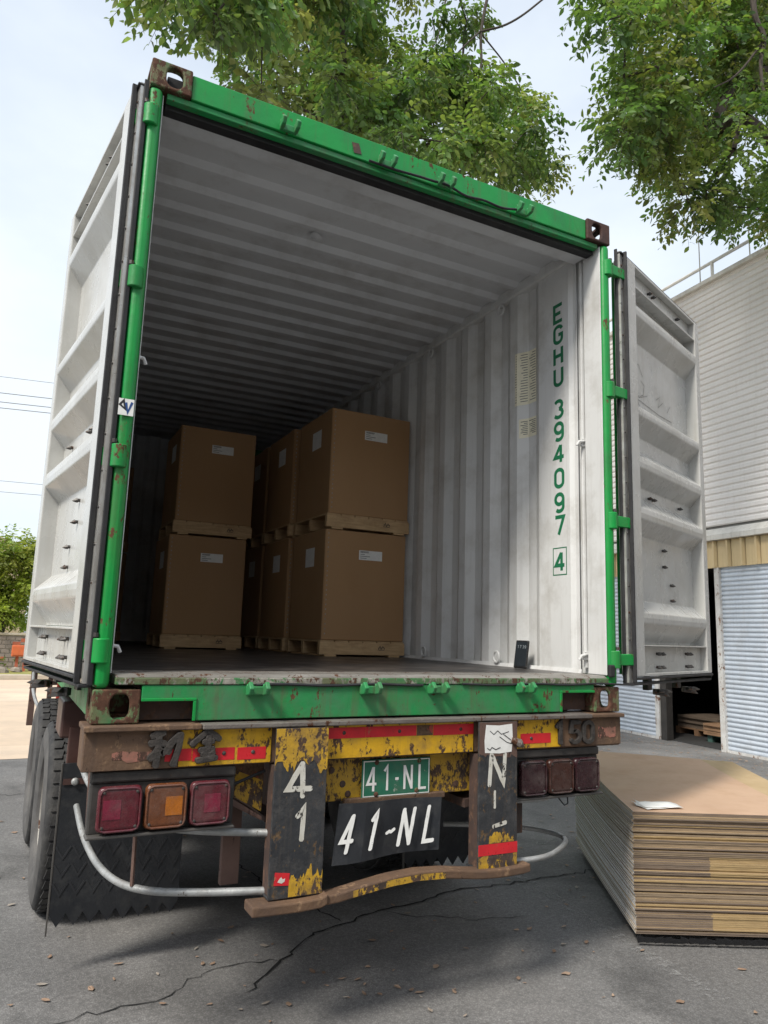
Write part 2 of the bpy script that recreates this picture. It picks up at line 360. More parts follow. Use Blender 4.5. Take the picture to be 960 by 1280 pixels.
            fs = [(i, (i+1) % n, n+(i+1) % n, n+i) for i in rngk]
            if depth > 0:
                vs += [T(q, 0) for q in lft]+[T(q, 0) for q in rgt]
                for i in rngk:
                    j = (i+1) % n
                    fs += [(i, 2*n+i, 2*n+j, j), (n+i, n+j, 3*n+j, 3*n+i)]
                if not closed: fs += [(0, n, 3*n, 2*n), (n-1, 3*n-1, 4*n-1, 2*n-1)]
            s.add(vs, fs, mi)
        return s
    def build(s, name, m, parent=None, bevel=0.0, smooth=False, solid=0.0, seg=2, label=None, cat=None, group=None, kind=None, loc=None, recalc=True):
        o0 = origin(parent) if parent else (Vector(loc) if loc else Vector((0, 0, 0)))
        me = bpy.data.meshes.new(name); me.from_pydata([tuple(v-o0) for v in s.v], [], s.f)
        ms = m if isinstance(m, (list, tuple)) else [m]
        for q in ms: me.materials.append(MATS[q])
        if len(ms) > 1: me.polygons.foreach_set('material_index', s.mi)
        if recalc:
            bm = bmesh.new(); bm.from_mesh(me); bmesh.ops.recalc_face_normals(bm, faces=bm.faces); bm.to_mesh(me); bm.free()
        if smooth: me.polygons.foreach_set('use_smooth', [True]*len(me.polygons))
        o = bpy.data.objects.new(name, me); COL.objects.link(o)
        if parent: o.parent = parent
        elif loc: o.location = loc
        if bevel:
            b = o.modifiers.new('bevel', 'BEVEL'); b.width = bevel; b.segments = seg; b.limit_method = 'ANGLE'; b.angle_limit = rad(40)
        if solid:
            d = o.modifiers.new('solid', 'SOLIDIFY'); d.thickness = solid; d.offset = 0
        if smooth:
            try: me.set_sharp_from_angle(angle=rad(38))
            except Exception: pass
        return tag(o, label, cat, group, kind)

def copy_part(o, parent, loc):
    c = o.copy(); COL.objects.link(c); c.parent = parent; c.location = loc
    return c
def copy_tree(o, parent=None, loc=None):
    c = o.copy(); COL.objects.link(c); c.parent = parent
    if loc is not None: c.location = loc
    for ch in [q for q in bpy.data.objects if q.parent == o]: copy_tree(ch, c)
    return c

def arc(cx, cy, rx, ry, a0, a1, n=8):
    return [(cx+rx*math.cos(rad(a0+(a1-a0)*i/n)), cy+ry*math.sin(rad(a0+(a1-a0)*i/n))) for i in range(n+1)]
GLYPH = {
 'E': [[(.62, 1), (.08, 1), (.08, 0), (.62, 0)], [(.12, .5), (.52, .5)]],
 'G': [[(.60, .80)]+arc(.34, .76, .26, .24, 20, 180, 7)+arc(.34, .24, .26, .24, 180, 360, 8)+[(.60, .48), (.36, .48)]],
 'H': [[(.08, 0), (.08, 1)], [(.60, 0), (.60, 1)], [(.12, .5), (.56, .5)]],
 'U': [[(.08, 1)]+arc(.34, .24, .26, .24, 180, 360, 8)+[(.60, 1)]],
 '3': [arc(.32, .745, .25, .245, 150, -80, 8), arc(.32, .26, .28, .25, 80, -150, 9)],
 '9': [arc(.34, .70, .26, .29, 0, 360, 16), [(.60, .70)]+arc(.34, .26, .26, .25, 0, -140, 7)],
 '4': [[(.46, 0), (.46, 1)], [(.44, .98), (.06, .30), (.66, .30)]],
 '0': [arc(.34, .74, .26, .25, 0, 180, 8)+arc(.34, .26, .26, .25, 180, 360, 8)+[(.60, .74)]],
 '7': [[(.06, 1), (.62, 1), (.28, 0)]],
 '1': [[(.16, .80), (.36, 1), (.36, 0)]],
 '5': [[(.60, 1), (.14, 1), (.10, .56)]+arc(.32, .30, .28, .28, 110, -140, 9)],
 'N': [[(.08, 0), (.08, 1)], [(.08, .97), (.58, .03)], [(.58, 0), (.58, 1)]],
 'L': [[(.10, 1), (.10, 0), (.58, 0)]],
 '-': [[(.12, .46), (.52, .46)]],
 'A': [[(.02, 0), (.32, 1), (.62, 0)], [(.16, .34), (.48, .34)]],
}
# ------------------------------------------------------------------ setting: ground
g = MB(); g.add([(-300, -200, 0), (300, -200, 0), (300, 400, 0), (-300, 400, 0)], [(0, 1, 2, 3)])
ground = g.build('ground', 'asphalt', kind='structure', recalc=False)
def crack(pts, w):
    P = [Vector((x, y, .004)) for x, y in pts]; out = []
    for i in range(len(P)-1):
        n = max(2, int((P[i+1]-P[i]).length/.045))
        out += [P[i].lerp(P[i+1], k/n)+Vector((random.gauss(0, .012), random.gauss(0, .012), 0)) for k in range(n)]
    out.append(P[-1]); a = []; b = []
    for i, q in enumerate(out):
        t = (out[min(i+1, len(out)-1)]-out[max(i-1, 0)]).normalized(); n = Vector((-t.y, t.x, 0))
        h = w*random.uniform(.3, 1.0)*(1 if 0 < i < len(out)-1 else .1)
        a.append(q+n*h); b.append(q-n*h)
    m = MB(); k = len(a); m.add(a+b, [(i, i+1, k+i+1, k+i) for i in range(k-1)])
    m.build('crack', 'crack', ground, recalc=False)
crack([(-.45, .45), (-.22, .7), (.01, .9), (.23, .98), (.47, 1.08), (.72, 1.09), (1.0, 1.19), (1.32, 1.16), (1.83, 1.17), (2.26, 1.18), (2.7, 1.4)], .008)
crack([(.23, .98), (.14, 1.32), (.03, 1.57), (.03, 1.87), (-.05, 2.4)], .006)
crack([(.47, 1.08), (.62, .92), (.95, .75), (1.2, .7)], .004)
crack([(-1.7, 4.9), (-1.3, 4.7), (-.9, 4.8), (-.2, 4.6)], .006)
crack([(-.22, .7), (-.5, .75), (-.8, .55), (-1.3, .5)], .004)
def line(a, b, w):
    a, b = Vector((*a, .005)), Vector((*b, .005)); t = (b-a).normalized(); n = Vector((-t.y, t.x, 0))*w/2
    m = MB(); m.add([a+n, b+n, b-n, a-n], [(0, 1, 2, 3)]); m.build('painted_line', 'worn_line', ground, recalc=False)
line((1.86, 3.6), (1.38, -.4), .085)
line((1.62, 1.75), (3.4, 1.95), .08)

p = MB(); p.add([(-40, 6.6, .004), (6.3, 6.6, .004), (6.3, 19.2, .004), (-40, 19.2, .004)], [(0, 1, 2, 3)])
p.build('sun_toned_pavement', 'sun_toned_pavement', kind='structure', recalc=False)
p = MB()
x = -40.0
kerb = MB().box(-40, 6.3, 19.2, 19.4, 0, .13).build('kerb', 'kerb', bevel=.02, kind='structure')
p = MB(); p.add([(-40, 19.4, .10), (8, 19.4, .10), (8, 60, .10), (-40, 60, .10)], [(0, 1, 2, 3)])
p.build('verge', 'grass_dry', kind='structure', recalc=False)

# ------------------------------------------------------------------ shipping container
ZB, HC, WC, LC = 1.16, 2.591, 1.219, 6.058
ZT = ZB+HC; FZ = 1.332
box_ = empty('shipping_container', (0, 3.03, ZB), 'green framed shipping container with both doors open on the trailer', 'container')
def casting(sx, front, top, m):
    """corner casting made of plates with oval openings"""
    b = MB(); t = .020; w, d, h = .162, .178, .118
    x0 = -WC if sx < 0 else WC-w
    y0 = 0 if not front else LC-d
    z0 = ZT-h+.0 if top else ZB
    yf = y0 if not front else y0+d-t
    b.holed((x0, yf, z0), (1, 0, 0), (0, 0, 1), (0, t, 0), w, h, w*.5+(.012 if sx < 0 else -.012), h*.5, .034, .044)
    xo = x0 if sx < 0 else x0+w-t
    ya, yb = (y0+t, y0+d) if not front else (y0, y0+d-t)
    b.holed((xo, ya, z0), (0, 1, 0), (0, 0, 1), (t, 0, 0), yb-ya, h, (yb-ya)*.45, h*.5, .036, .043)
    xi0, xi1 = (x0+t, x0+w) if sx < 0 else (x0, x0+w-t)
    zo = z0+h-t if top else z0
    b.holed((xi0, ya, zo), (1, 0, 0), (0, 1, 0), (0, 0, t), xi1-xi0, yb-ya, (xi1-xi0)*.5, (yb-ya)*.5, .044, .066)
    zi = z0 if top else z0+h-.02
    b.box(xi0, xi1, ya, yb, zi, zi+.02)
    xk = x0+w-.012 if sx < 0 else x0
    za, zc = (z0+.02, z0+h-t) if top else (z0+t, z0+h-.02)
    b.box(xk, xk+.012, ya, yb, za, zc)
    yk = y0+d-.012 if not front else y0
    xa, xc = (xi0, xi1-.012) if sx < 0 else (xi0+.012, xi1)
    b.box(xa, xc, yk, yk+.012, za, zc)
    return b.build('corner_casting', m, box_, bevel=.008)
casting(-1, False, True, 'casting_rust'); casting(1, False, True, 'casting_dark')
casting(-1, False, False, 'casting_rust'); casting(1, False, False, 'casting_rust')
for sx in (-1, 1):
    for tp in (True, False): casting(sx, True, tp, 'green_worn')
# rear corner posts, with the lighter painted inner channel
for sx in (-1, 1):
    f = lambda a, b: (a, b) if sx > 0 else (-b, -a)
    b = MB(); b.box(*f(1.166, 1.219), .004, .07, ZB+.118, ZT-.118)
    b.build('corner_post', 'green', box_, bevel=.022, seg=4, smooth=True)
    b = MB(); b.box(*f(1.158 if sx > 0 else 1.160, 1.164), .02 if sx > 0 else .03, .150, FZ, 3.62); b.box(*f(1.1645, 1.21), .085, .150, FZ, 3.62)
    b.build('post_channel', 'inner_white', box_, bevel=.004)
    b = MB(); b.box(*f(1.190, 1.205), .1505, .275, FZ, ZT-.11)
    b.build('post_recess', 'inner_white', box_)
    b = MB(); b.tube([(sx*1.176, .185, FZ+.03), (sx*1.176, .185, ZT-.15)], .012, 8)
    b.build('inner_rod', 'inner_white', box_, smooth=True)
    # hinge lugs
    for z in (3.50, 2.81, 2.11, 1.41):
        b = MB(); b.tube([(sx*1.205, .018, z-.043), (sx*1.205, .018, z+.043)], .031, 16)
        lug = b.build('hinge_lug', 'green', box_, bevel=.004, smooth=True)
        b = MB(); 
        if sx > 0: b.prism([(0, -.028), (.12, -.028), (.12, .028), (0, .028)], (1.225, .0, z), (.98, .12, 0), (0, 0, 1), (0, .028, 0))
        else: b.prism([(0, -.035), (.075, -.035), (.075, .035), (0, .035)], (-1.222, .012, z), (-.72, .69, 0), (0, 0, 1), (.02, .02, 0))
        b.build('hinge_blade', 'green', lug, bevel=.004)
        b = MB().tube([(sx*1.226, .012, z+.047), (sx*1.226, .012, z+.062)], .011, 8); b.build('hinge_pin', 'steel_dark', lug)
    # front posts
    b = MB(); b.box(*f(1.14, 1.219), LC-.09, LC-.004, ZB+.118, ZT-.118); b.build('corner_post', 'green', box_, bevel=.01)
# header
b = MB(); b.prism([(0, 3.632), (.045, 3.632), (.045, 3.736), (.16, 3.745), (.16, 3.752), (.0, 3.742)], (-1.055, .012, 0), (0, 1, 0), (0, 0, 1), (2.11, 0, 0))
hd = b.build('header', 'green', box_, bevel=.003)
b = MB(); b.box(-1.148, 1.148, .058, .11, 3.585, 3.735); b.build('header_seal', 'rubber', box_, bevel=.004)
b = MB(); b.box(-1.148, 1.148, .022, .056, 3.604, 3.630); b.build('header_lip', 'green_worn', box_, bevel=.003)
b = MB(); b.box(-1.15, 1.15, .112, .21, 3.60, 3.735); b.build('header_inner', 'roof_white', box_)
b = MB()
pts = [(.10+.5*t, -.004-.004*math.sin(9*t), 3.640-.012*math.sin(3.1*t)+.007*math.sin(14*t)) for t in [i/24 for i in range(25)]]
b.tube([(-.25, .002, 3.632), (-.12, -.006, 3.626), (.02, -.010, 3.633)]+pts, .006, 6); b.build('torn_seal', 'rubber', box_, smooth=True)
b = MB(); b.prism([(0, 0), (.035, .004), (.05, -.045), (.012, -.05)], (-.335, .0095, 3.70), (1, 0, 0), (0, 0, 1), (0, -.0006, 0)); b.build('peeled_paint', 'chassis', box_)
# cam keepers: two lugs with a saddle, on header and sill
def keeper(x, z, top):
    b = MB(); y = .012 if top else .0
    b.box(x-.038, x+.038, y-.016, y, z-.016, z+.016)
    for s in (-1, 1):
        b.prism([(0, -.018), (.036, -.012), (.050, .012), (.026, .036), (.010, .018), (0, .028)], (x+s*.032-.009, y-.016, z), (0, -1, 0), (0, 0, 1), (.018, 0, 0))
    b.build('cam_keeper', 'green_worn', box_, bevel=.005)
for x in (-.64, -.165, .155, .62):
    keeper(x, 3.648, True); keeper(x, 1.272, False)
# sill with two notches
z0, z1 = 1.166, 1.292
b = MB()
b.prism([(-1.055, 1.236), (-1.055, z1), (1.055, z1), (1.055, 1.252), (.855, 1.252), (.855, z0), (-.865, z0), (-.865, 1.236)], (0, 0, 0), (1, 0, 0), (0, 0, 1), (0, .02, 0))
b.build('door_sill', 'green_worn', box_, bevel=.003)
b = MB()
b.box(-1.055, -.86, -.006, .0, 1.2365, 1.247); b.box(-.872, -.8605, -.006, 0, z0, 1.2365)
b.box(.842, 1.055, -.006, 0, 1.2525, 1.263); b.box(.842, .8545, -.006, 0, z0, 1.2525)
b.build('notch_trim', 'green', box_, bevel=.002)
b = MB(); b.prism([(.008, 1.319), (.03, 1.331), (.20, 1.333), (.20, 1.319)], (-1.148, -.004, 0), (0, 1, 0), (0, 0, 1), (2.296, 0, 0)); b.build('threshold', 'threshold', box_, bevel=.003)
b = MB(); b.box(-1.148, 1.148, -.004, .19, 1.294, 1.3185); b.build('sill_lip', 'sill_rust', box_, bevel=.003)
b = MB(); b.box(-1.05, 1.05, .06, .085, z0, 1.292); b.build('sill_back', 'chassis', box_)
b = MB()
pts = [(-.64+2.0*t, -.006, 1.2925+.003*math.sin(31*t)) for t in [i/30 for i in range(31)]]
b.tube(pts[:12], .006, 6); b.tube(pts[14:], .005, 6); b.build('torn_seal', 'rubber', box_, smooth=True)
b = MB(); b.box(1.152, 1.185, -.012, .011, 1.325, 1.385); b.build('seal_corner', 'rubber', box_, bevel=.006)
b = MB(); b.box(-1.176, 1.176, .197, LC-.12, FZ-.03, FZ); b.build('floor', 'floor_ply', box_)
b = MB()
for k in range(14): b.box(-1.1, 1.1, .5+k*.4, .58+k*.4, ZB+.03, FZ-.031)
b.build('cross_member', 'chassis', box_)
# corrugated side walls
def wallprof(x_in, x_out):
    pr = [(x_in, .216), (x_in+(x_out-x_in)*.5, .235), (x_in+(x_out-x_in)*.5, .262), (x_in, .285), (x_in, .545)]
    y = .545
    while y < LC-.5:
        pr += [(x_out, y+.068), (x_out, y+.140), (x_in, y+.208), (x_in, y+.280)]; y += .280
    pr += [(x_in, LC-.08)]
    return pr
for sx in (-1, 1):
    pr = wallprof(sx*1.168, sx*1.204)
    b = MB(); b.sheet([(x, y, FZ-.02) for x, y in pr], (0, 0, 3.655-FZ+.02)); b.build('side_wall', 'inner_white', box_, solid=.002)
    b = MB(); b.sheet([(sx*1.207, 0.1, ZB+.12), (sx*1.207, LC-.1, ZB+.12)], (0, 0, HC-.24)); b.build('outer_skin', 'green', box_, solid=.002)
    f = lambda a, c: (a, c) if sx > 0 else (-c, -a)
    b = MB(); b.box(*f(1.150, 1.215), .178, LC-.178, 3.645, 3.715); b.build('top_rail', 'inner_white', box_, bevel=.012, seg=3)
    b = MB(); b.box(*f(1.172, 1.215), .178, LC-.178, ZB+.01, FZ-.022); b.build('bottom_rail', 'green_worn', box_, bevel=.004)
    b = MB(); b.prism([(0, 0), (.012, 0), (.004, .02), (0, .02)], (sx*1.166, .2, FZ), (-sx, 0, 0), (0, 0, 1), (0, LC-.35, 0)); b.build('floor_angle', 'inner_white', box_)
    for (y, z, up) in ((.93, 1.385, 1), (1.80, 1.385, 1), (2.67, 1.385, 1), (.90, 3.60, -1), (1.79, 3.61, -1), (2.66, 3.61, -1)):
        b = MB(); pts = [(sx*(1.150+.0), y+.028*math.cos(a), z+.028*math.sin(a)*1.15) for a in [2*math.pi*i/16 for i in range(17)]]
        b.tube(pts, .0075, 6, caps=False); b.build('lashing_ring', 'inner_white', box_, smooth=True)
    for z in (2.56, 1.43):
        b = MB(); b.tube([(sx*1.178, .170, z), (sx*1.128, .165, z-.008), (sx*1.118, .172, z-.03)], .008, 6)
        b.box(*f(1.150, 1.186), .168, .182, z-.03, z+.012); b.build('rod_hook', 'inner_white', box_, bevel=.002)
# end wall + roof
pr = [(-1.15, LC-.06)]; xx = -1.15
while xx < 1.0:
    pr += [(xx+.1, LC-.06), (xx+.14, LC-.10), (xx+.23, LC-.10), (xx+.27, LC-.06)]; xx += .27
pr += [(1.16, LC-.06)]
b = MB(); b.sheet([(x, y, FZ-.02) for x, y in pr], (0, 0, 2.41)); b.build('end_wall', 'inner_white', box_, solid=.002)
b = MB(); b.sheet([(-1.21, LC-.02, ZB+.02), (1.21, LC-.02, ZB+.02)], (0, 0, HC-.03)); b.build('outer_skin', 'green', box_, solid=.002)
pr = [(.205, 3.712)]; y = .29
while y < LC-.35:
    pr += [(y, 3.712), (y+.03, 3.686), (y+.068, 3.686), (y+.098, 3.712)]; y += .209
pr += [(LC-.01, 3.712)]
b = MB(); b.sheet([(-1.19, y, z) for y, z in pr], (2.38, 0, 0)); b.build('roof_panel', 'roof_white', box_, solid=.002)
# small dents and chips of the roof panel
for (x, y) in ((-.62, .95), (-.18, .80), (-.82, 1.38)):
    b = MB(); b.lathe([(.0, -.004), (.018, -.003), (.034, .001)], (x, y+.03, 3.689), (.3, .1, 1), 12); b.build('roof_dent', 'roof_white', box_, smooth=True)
# lettering on the right wall
for c, zt in (('E', 3.43), ('G', 3.30), ('H', 3.17), ('U', 3.045), ('3', 2.852), ('9', 2.72), ('4', 2.59), ('0', 2.45), ('9', 2.31), ('7', 2.18)):
    b = MB(); b.strokes(GLYPH[c], (1.1675, .412, zt-.108), (0, -.124, 0), (0, 0, .099), (-1, 0, 0), .0215, lift=.0012)
    b.build('painted_letter' if c in 'EGHU' else 'painted_digit', 'letter_green', box_, recalc=False)
b = MB(); b.strokes(GLYPH['4'], (1.1675, .410, 1.872), (0, -.118, 0), (0, 0, .100), (-1, 0, 0), .0205, lift=.0012)
b.strokes([[(0, 0), (1, 0), (1, 1), (0, 1), (0, 0)]], (1.1675, .424, 1.850), (0, -.108, 0), (0, 0, .148), (-1, 0, 0), .006, lift=.0012)
b.build('check_digit', 'letter_green', box_, recalc=False)
# document stickers on the corrugation
xo = lambda y: 1.168+.036*max(0, min(1, (y-.545)/.068, (.545+.208-y)/.068))
def doc(y0, y1, z0, z1, m, rows):
    ys = sorted({y0, y1, *[v for v in (.613, .685, .753) if y0 < v < y1]})
    b = MB(); b.sheet([(xo(y)-.0025, y, z0) for y in ys], (0, 0, z1-z0)); s = b.build('sticker', m, box_, recalc=False)
    b = MB()
    for k in range(rows):
        z = z1-.02-(z1-z0-.04)*k/(rows-1)
        for (a, c) in [(p_+.004, q_-.004) for p_, q_ in zip(ys, ys[1:]) if q_-p_ > .02]:
            e = a+(c-a)*random.uniform(.4, 1)
            b.add([(xo(a)-.0034, a, z), (xo(e)-.0034, e, z), (xo(e)-.0034, e, z+.0045), (xo(a)-.0034, a, z+.0045)], [(0, 1, 2, 3)])
    b.build('print', 'print_grey', s, recalc=False)
doc(.605, .775, 2.915, 3.255, 'paper_yellowed', 19)
doc(.605, .742, 2.705, 2.825, 'paper_yellowed', 8)
b = MB(); b.box(-1.2245, -1.17, -.0035, -.002, 2.262, 2.325); st = b.build('sticker', 'paper_white', box_, label='white sticker with dark angular mark on the green post')
b = MB(); b.strokes([[(.08, .62), (.32, .92), (.46, .35), (.08, .62)]], (-1.224, -.0036, 2.266), (.052, 0, 0), (0, 0, .056), (0, -1, 0), .008, lift=.0003); b.build('print', 'rubber', st, recalc=False)
b = MB(); b.strokes([[(.48, .80), (.64, .14), (.90, .86)]], (-1.224, -.0036, 2.266), (.052, 0, 0), (0, 0, .056), (0, -1, 0), .009, lift=.0006); b.build('print', 'print_blue', st, recalc=False)

# doors, built flat in their own frame (u = away from hinge, n = inner face normal, z)
def door(o, u, n, lab):
    M = Matrix(((u[0], n[0], 0, o[0]), (u[1], n[1], 0, o[1]), (0, 0, 1, 0), (0, 0, 0, 1)))
    D0, D1, w = 1.325, 3.612, 1.15
    zl = 1.478; zh = 3.487; u0, u1 = .115, 1.075
    # corrugated panel
    pr = [(-.074, zh-.01)]
    for (a, c, d) in ((3.434, 3.315, 3.212), (2.831, 2.733, 2.645), (2.563, 2.436, 2.356), (2.289, 2.154, 2.08), (1.72, 1.60, 1.50)):
        md = a-(a-c)*.55
        pr += [(-.074, a), (-.004, md), (-.001, (md+c)/2), (-.003, c), (-.074, d)]
    pr += [(-.074, zl+.012)]
    b = MB(M); b.sheet([(u0-.01, q, z) for q, z in pr], (u1-u0+.02, 0, 0))
    D = b.build('door', 'door_white', box_, solid=.003, label=lab)
    D.modifiers.new('bevel', 'BEVEL').width = .005; D.modifiers['bevel'].segments = 2; D.modifiers['bevel'].limit_method = 'ANGLE'; D.modifiers['bevel'].angle_limit = rad(12)
    D.modifiers.move(1, 0)
    b = MB(M); b.box(0, u0, -.08, 0, D0, D1); b.build('stile', 'door_white', D, bevel=.006)
    b = MB(M); b.box(u1, w, -.08, 0, D0, D1); b.build('stile', 'door_white', D, bevel=.006)
    b = MB(M); b.box(u0, u1, -.05, -.042, D0+.004, zl); b.box(u0, u1, -.079, -.004, zl+.001, zl+.010); b.box(u0, u1, -.041, -.002, D0+.001, D0+.016); b.build('bottom_rail', 'door_white', D, bevel=.002)
    b = MB(M); b.box(u0, u1, -.05, -.042, zh, D1-.004); b.box(u0, u1, -.079, -.004, zh-.011, zh-.001); b.box(u0, u1, -.041, -.002, D1-.016, D1-.001); b.build('top_rail', 'door_white', D, bevel=.002)
    b = MB(M); b.box(.0, w, -.092, -.0805, D0+.01, D1-.01); b.build('outer_skin', 'green', D)
    # gasket: rubber lips around the edge with a riveted strip between
    b = MB(M)
    b.box(-.056, -.047, -.050, -.032, D0-.035, D1+.035); b.box(-.016, -.003, -.016, .004, D0-.03, D1+.025)
    b.box(-.046, w, -.050, -.006, D0-.042, D0-.030); b.box(-.002, w, -.02, .006, D0-.014, D0-.002)
    b.box(-.049, w+.02, -.052, -.01, D1+.006, D1+.016)
    b.box(w+.002, w+.012, -.05, -.006, D0-.028, D1+.004)
    b.build('gasket', 'rubber', D, bevel=.003)
    b = MB(M); b.box(-.0465, -.001, -.048, -.020, D0-.028, D1+.02); b.build('gasket_strip', 'alu_strip', D)
    b = MB(M)
    for k in range(17):
        z = D0+.05+k*.136; b.lathe([(0, .006), (.005, .004), (.007, 0)], (-.030, -.020, z), (0, 1, 0), 8)
    b.build('rivets', 'steel_dark', D, kind='stuff')
    # bolts poking through the sheet
    sp = MB(M); sp.tube([(0, 0, 0), (0, .014, 0)], .009, 6); sp.tube([(0, .014, 0), (0, .022, -.002), (0, .048, -.006)], [.013, .010, .002], 6)
    proto = None
    spots = [(.39, 3.55, -.042), (.45, 3.55, -.042), (.84, 3.55, -.042), (.39, 2.31, -.073), (.45, 2.31, -.073), (.86, 2.32, -.073), (.58, 2.03, -.073), (.58, 1.935, -.073), (.69, 1.835, -.073), (.69, 1.745, -.073)]
    for z in (1.44, 1.368): spots += [(.37, z, -.042), (.43, z, -.042), (.81, z, -.042), (.86, z, -.042)]
    for (a, z, q) in spots:
        m2 = MB(M @ Matrix.Translation((a, q, z))); m2.tube([(0, 0, 0), (0, .012, 0)], .008, 6); m2.tube([(0, .012, 0), (0, .018, -.002), (0, .032, -.005)], [.012, .010, .002], 6)
        m2.build('bolt', 'steel_dark', D)
    # locking rods on the outer side with their claws below and above
    for a in (.40, .84):
        b = MB(M); b.tube([(a, -.112, D0-.07), (a, -.112, D1-.0)], .017, 10)
        for z, s in ((D0-.055, -1),):
            b.box(a-.03, a+.03, -.125, -.093, z-.03, z+.03)
            b.prism([(-.02, 0), (.055, 0), (.085, .014), (.055, .022), (.07, .04), (-.02, .03)], (a, -.062, z-.02), (.7, .7, 0), (0, 0, s), (-.02, .02, 0))
            b.prism([(-.02, 0), (.05, 0), (.075, .012), (-.02, .03)], (a, -.062, z-.02), (-.75, .6, 0), (0, 0, s), (.02, .02, 0))
        for z in (1.40, 2.30, 3.54): b.box(a-.06, a+.06, -.132, -.0925, z-.03, z+.03)
        b.build('lock_rod', 'steel_dark', D, bevel=.003)
    b = MB(M); b.box(w-.03, w+.02, -.075, -.052, 3.18, 3.27); b.box(w+.02, w+.03, -.075, -.04, 3.17, 3.28); b.build('door_stop', 'door_edge', D, bevel=.003)
    return D, M
a = rad(83.1); dl, ML = door((-1.278, .057), (-math.cos(a), math.sin(a)), (-math.sin(a), -math.cos(a)), 'left door leaf swung back along the container side')
a = rad(21.3); dr, MR = door((1.351, .011), (math.cos(a), math.sin(a)), (math.sin(a), -math.cos(a)), 'right door leaf swung wide, facing the viewer')
# scratches in the dust of the right door
b = MB(MR)
b.strokes([[(.15, 2.98), (.2, 3.06), (.3, 3.09), (.36, 3.03)], [(.24, 3.05), (.27, 2.97), (.25, 2.90), (.30, 2.84)], [(.33, 3.0), (.38, 2.98), (.36, 2.92), (.31, 2.90)], [(.16, 2.90), (.30, 2.89), (.42, 2.93)], [(.17, 2.86), (.3, 2.9)], [(.55, 2.94), (.62, 2.98), (.58, 2.90), (.66, 2.95)], [(.25, 2.875), (.6, 2.855), (.8, 2.86)], [(.72, 2.90), (.78, 2.96)]], (0, -.0722, 0), (1, 0, 0), (0, 0, 1), (0, 1, 0), .0028, lift=.0004)
b.build('scratches', 'steel_dark', dr, kind='stuff', recalc=False)
# ------------------------------------------------------------------ trailer
tr = empty('semi_trailer', (0, 3.0, 0), 'rusty yellow and black container trailer carrying the green container', 'trailer')
b = MB(); b.box(-1.235, 1.205, -.012, .13, 1.005, 1.138); b.build('rear_beam', 'beam_rust', tr, bevel=.006)
b = MB(); b.box(-.84, 1.0, -.048, .16, 1.139, 1.158); b.build('top_plate', 'lip_steel', tr, bevel=.004)
b = MB(); b.box(-1.24, -.842, -.042, .14, 1.139, 1.158); b.build('top_plate', 'beam_rust', tr, bevel=.004)
b = MB(); b.box(1.002, 1.21, -.042, .14, 1.139, 1.156); b.build('top_plate', 'beam_rust', tr, bevel=.004)
def panel(x0, x1, z0, z1, m, y=-.012, t=.004, nm='paint_panel', ragged=False, **k):
    b = MB()
    if ragged:
        n = 9; pts = [(x0+(x1-x0)*i/n, z0+random.uniform(0, .012)) for i in range(n+1)]+[(x1-(x1-x0)*i/n, z1-random.uniform(0, .012)) for i in range(n+1)]
        b.prism(pts, (0, y, 0), (1, 0, 0), (0, 0, 1), (0, -t, 0))
    else: b.box(x0, x1, y-t, y, z0, z1)
    return b.build(nm, m, tr, bevel=.0015 if not ragged else 0, **k)
panel(-1.232, -.915, 1.008, 1.137, 'beam_rust', t=.006)
panel(-.913, -.57, 1.010, 1.136, 'yellow', t=.005)
panel(-.352, .346, 1.010, 1.136, 'yellow', t=.005)
panel(.556, .83, 1.012, 1.136, 'yellow', t=.005)
panel(.832, 1.203, 1.012, 1.136, 'beam_rust', t=.006)
panel(-.352, -.175, 1.086, 1.128, 'red_tape', -.0172, .001, 'reflective_tape'); panel(-.174, .06, 1.086, 1.128, 'red_tape', -.0172, .001, 'reflective_tape')
panel(.062, .14, 1.086, 1.128, 'red_worn', -.0172, .001, 'reflective_tape'); panel(.142, .346, 1.084, 1.128, 'red_tape', -.0172, .001, 'reflective_tape')
panel(-.865, -.71, 1.026, 1.070, 'red_tape', -.0172, .001, 'reflective_tape'); panel(-.70, -.59, 1.024, 1.068, 'red_tape', -.0172, .001, 'reflective_tape')
panel(-.962, -.868, 1.030, 1.072, 'red_tape', -.0182, .001, 'reflective_tape')
panel(-1.14, -.985, 1.032, 1.074, 'pink_worn', -.0182, .001, 'reflective_tape', ragged=True)
panel(.60, .772, 1.032, 1.076, 'red_tape', -.0172, .001, 'reflective_tape')
panel(1.06, 1.17, 1.04, 1.098, 'pink_worn', -.0182, .001, 'reflective_tape', ragged=True)
def rivet(x, z, y=-.018):
    b = MB(); b.lathe([(0, .005), (.006, .003), (.008, 0)], (x, y, z), (0, -1, 0), 10); b.build('rivet', 'steel_dark', tr, smooth=True)
for x, z in ((-.27, 1.107), (-.02, 1.106), (.28, 1.106), (-.75, 1.05), (-.64, 1.05), (.66, 1.055)): rivet(x, z)
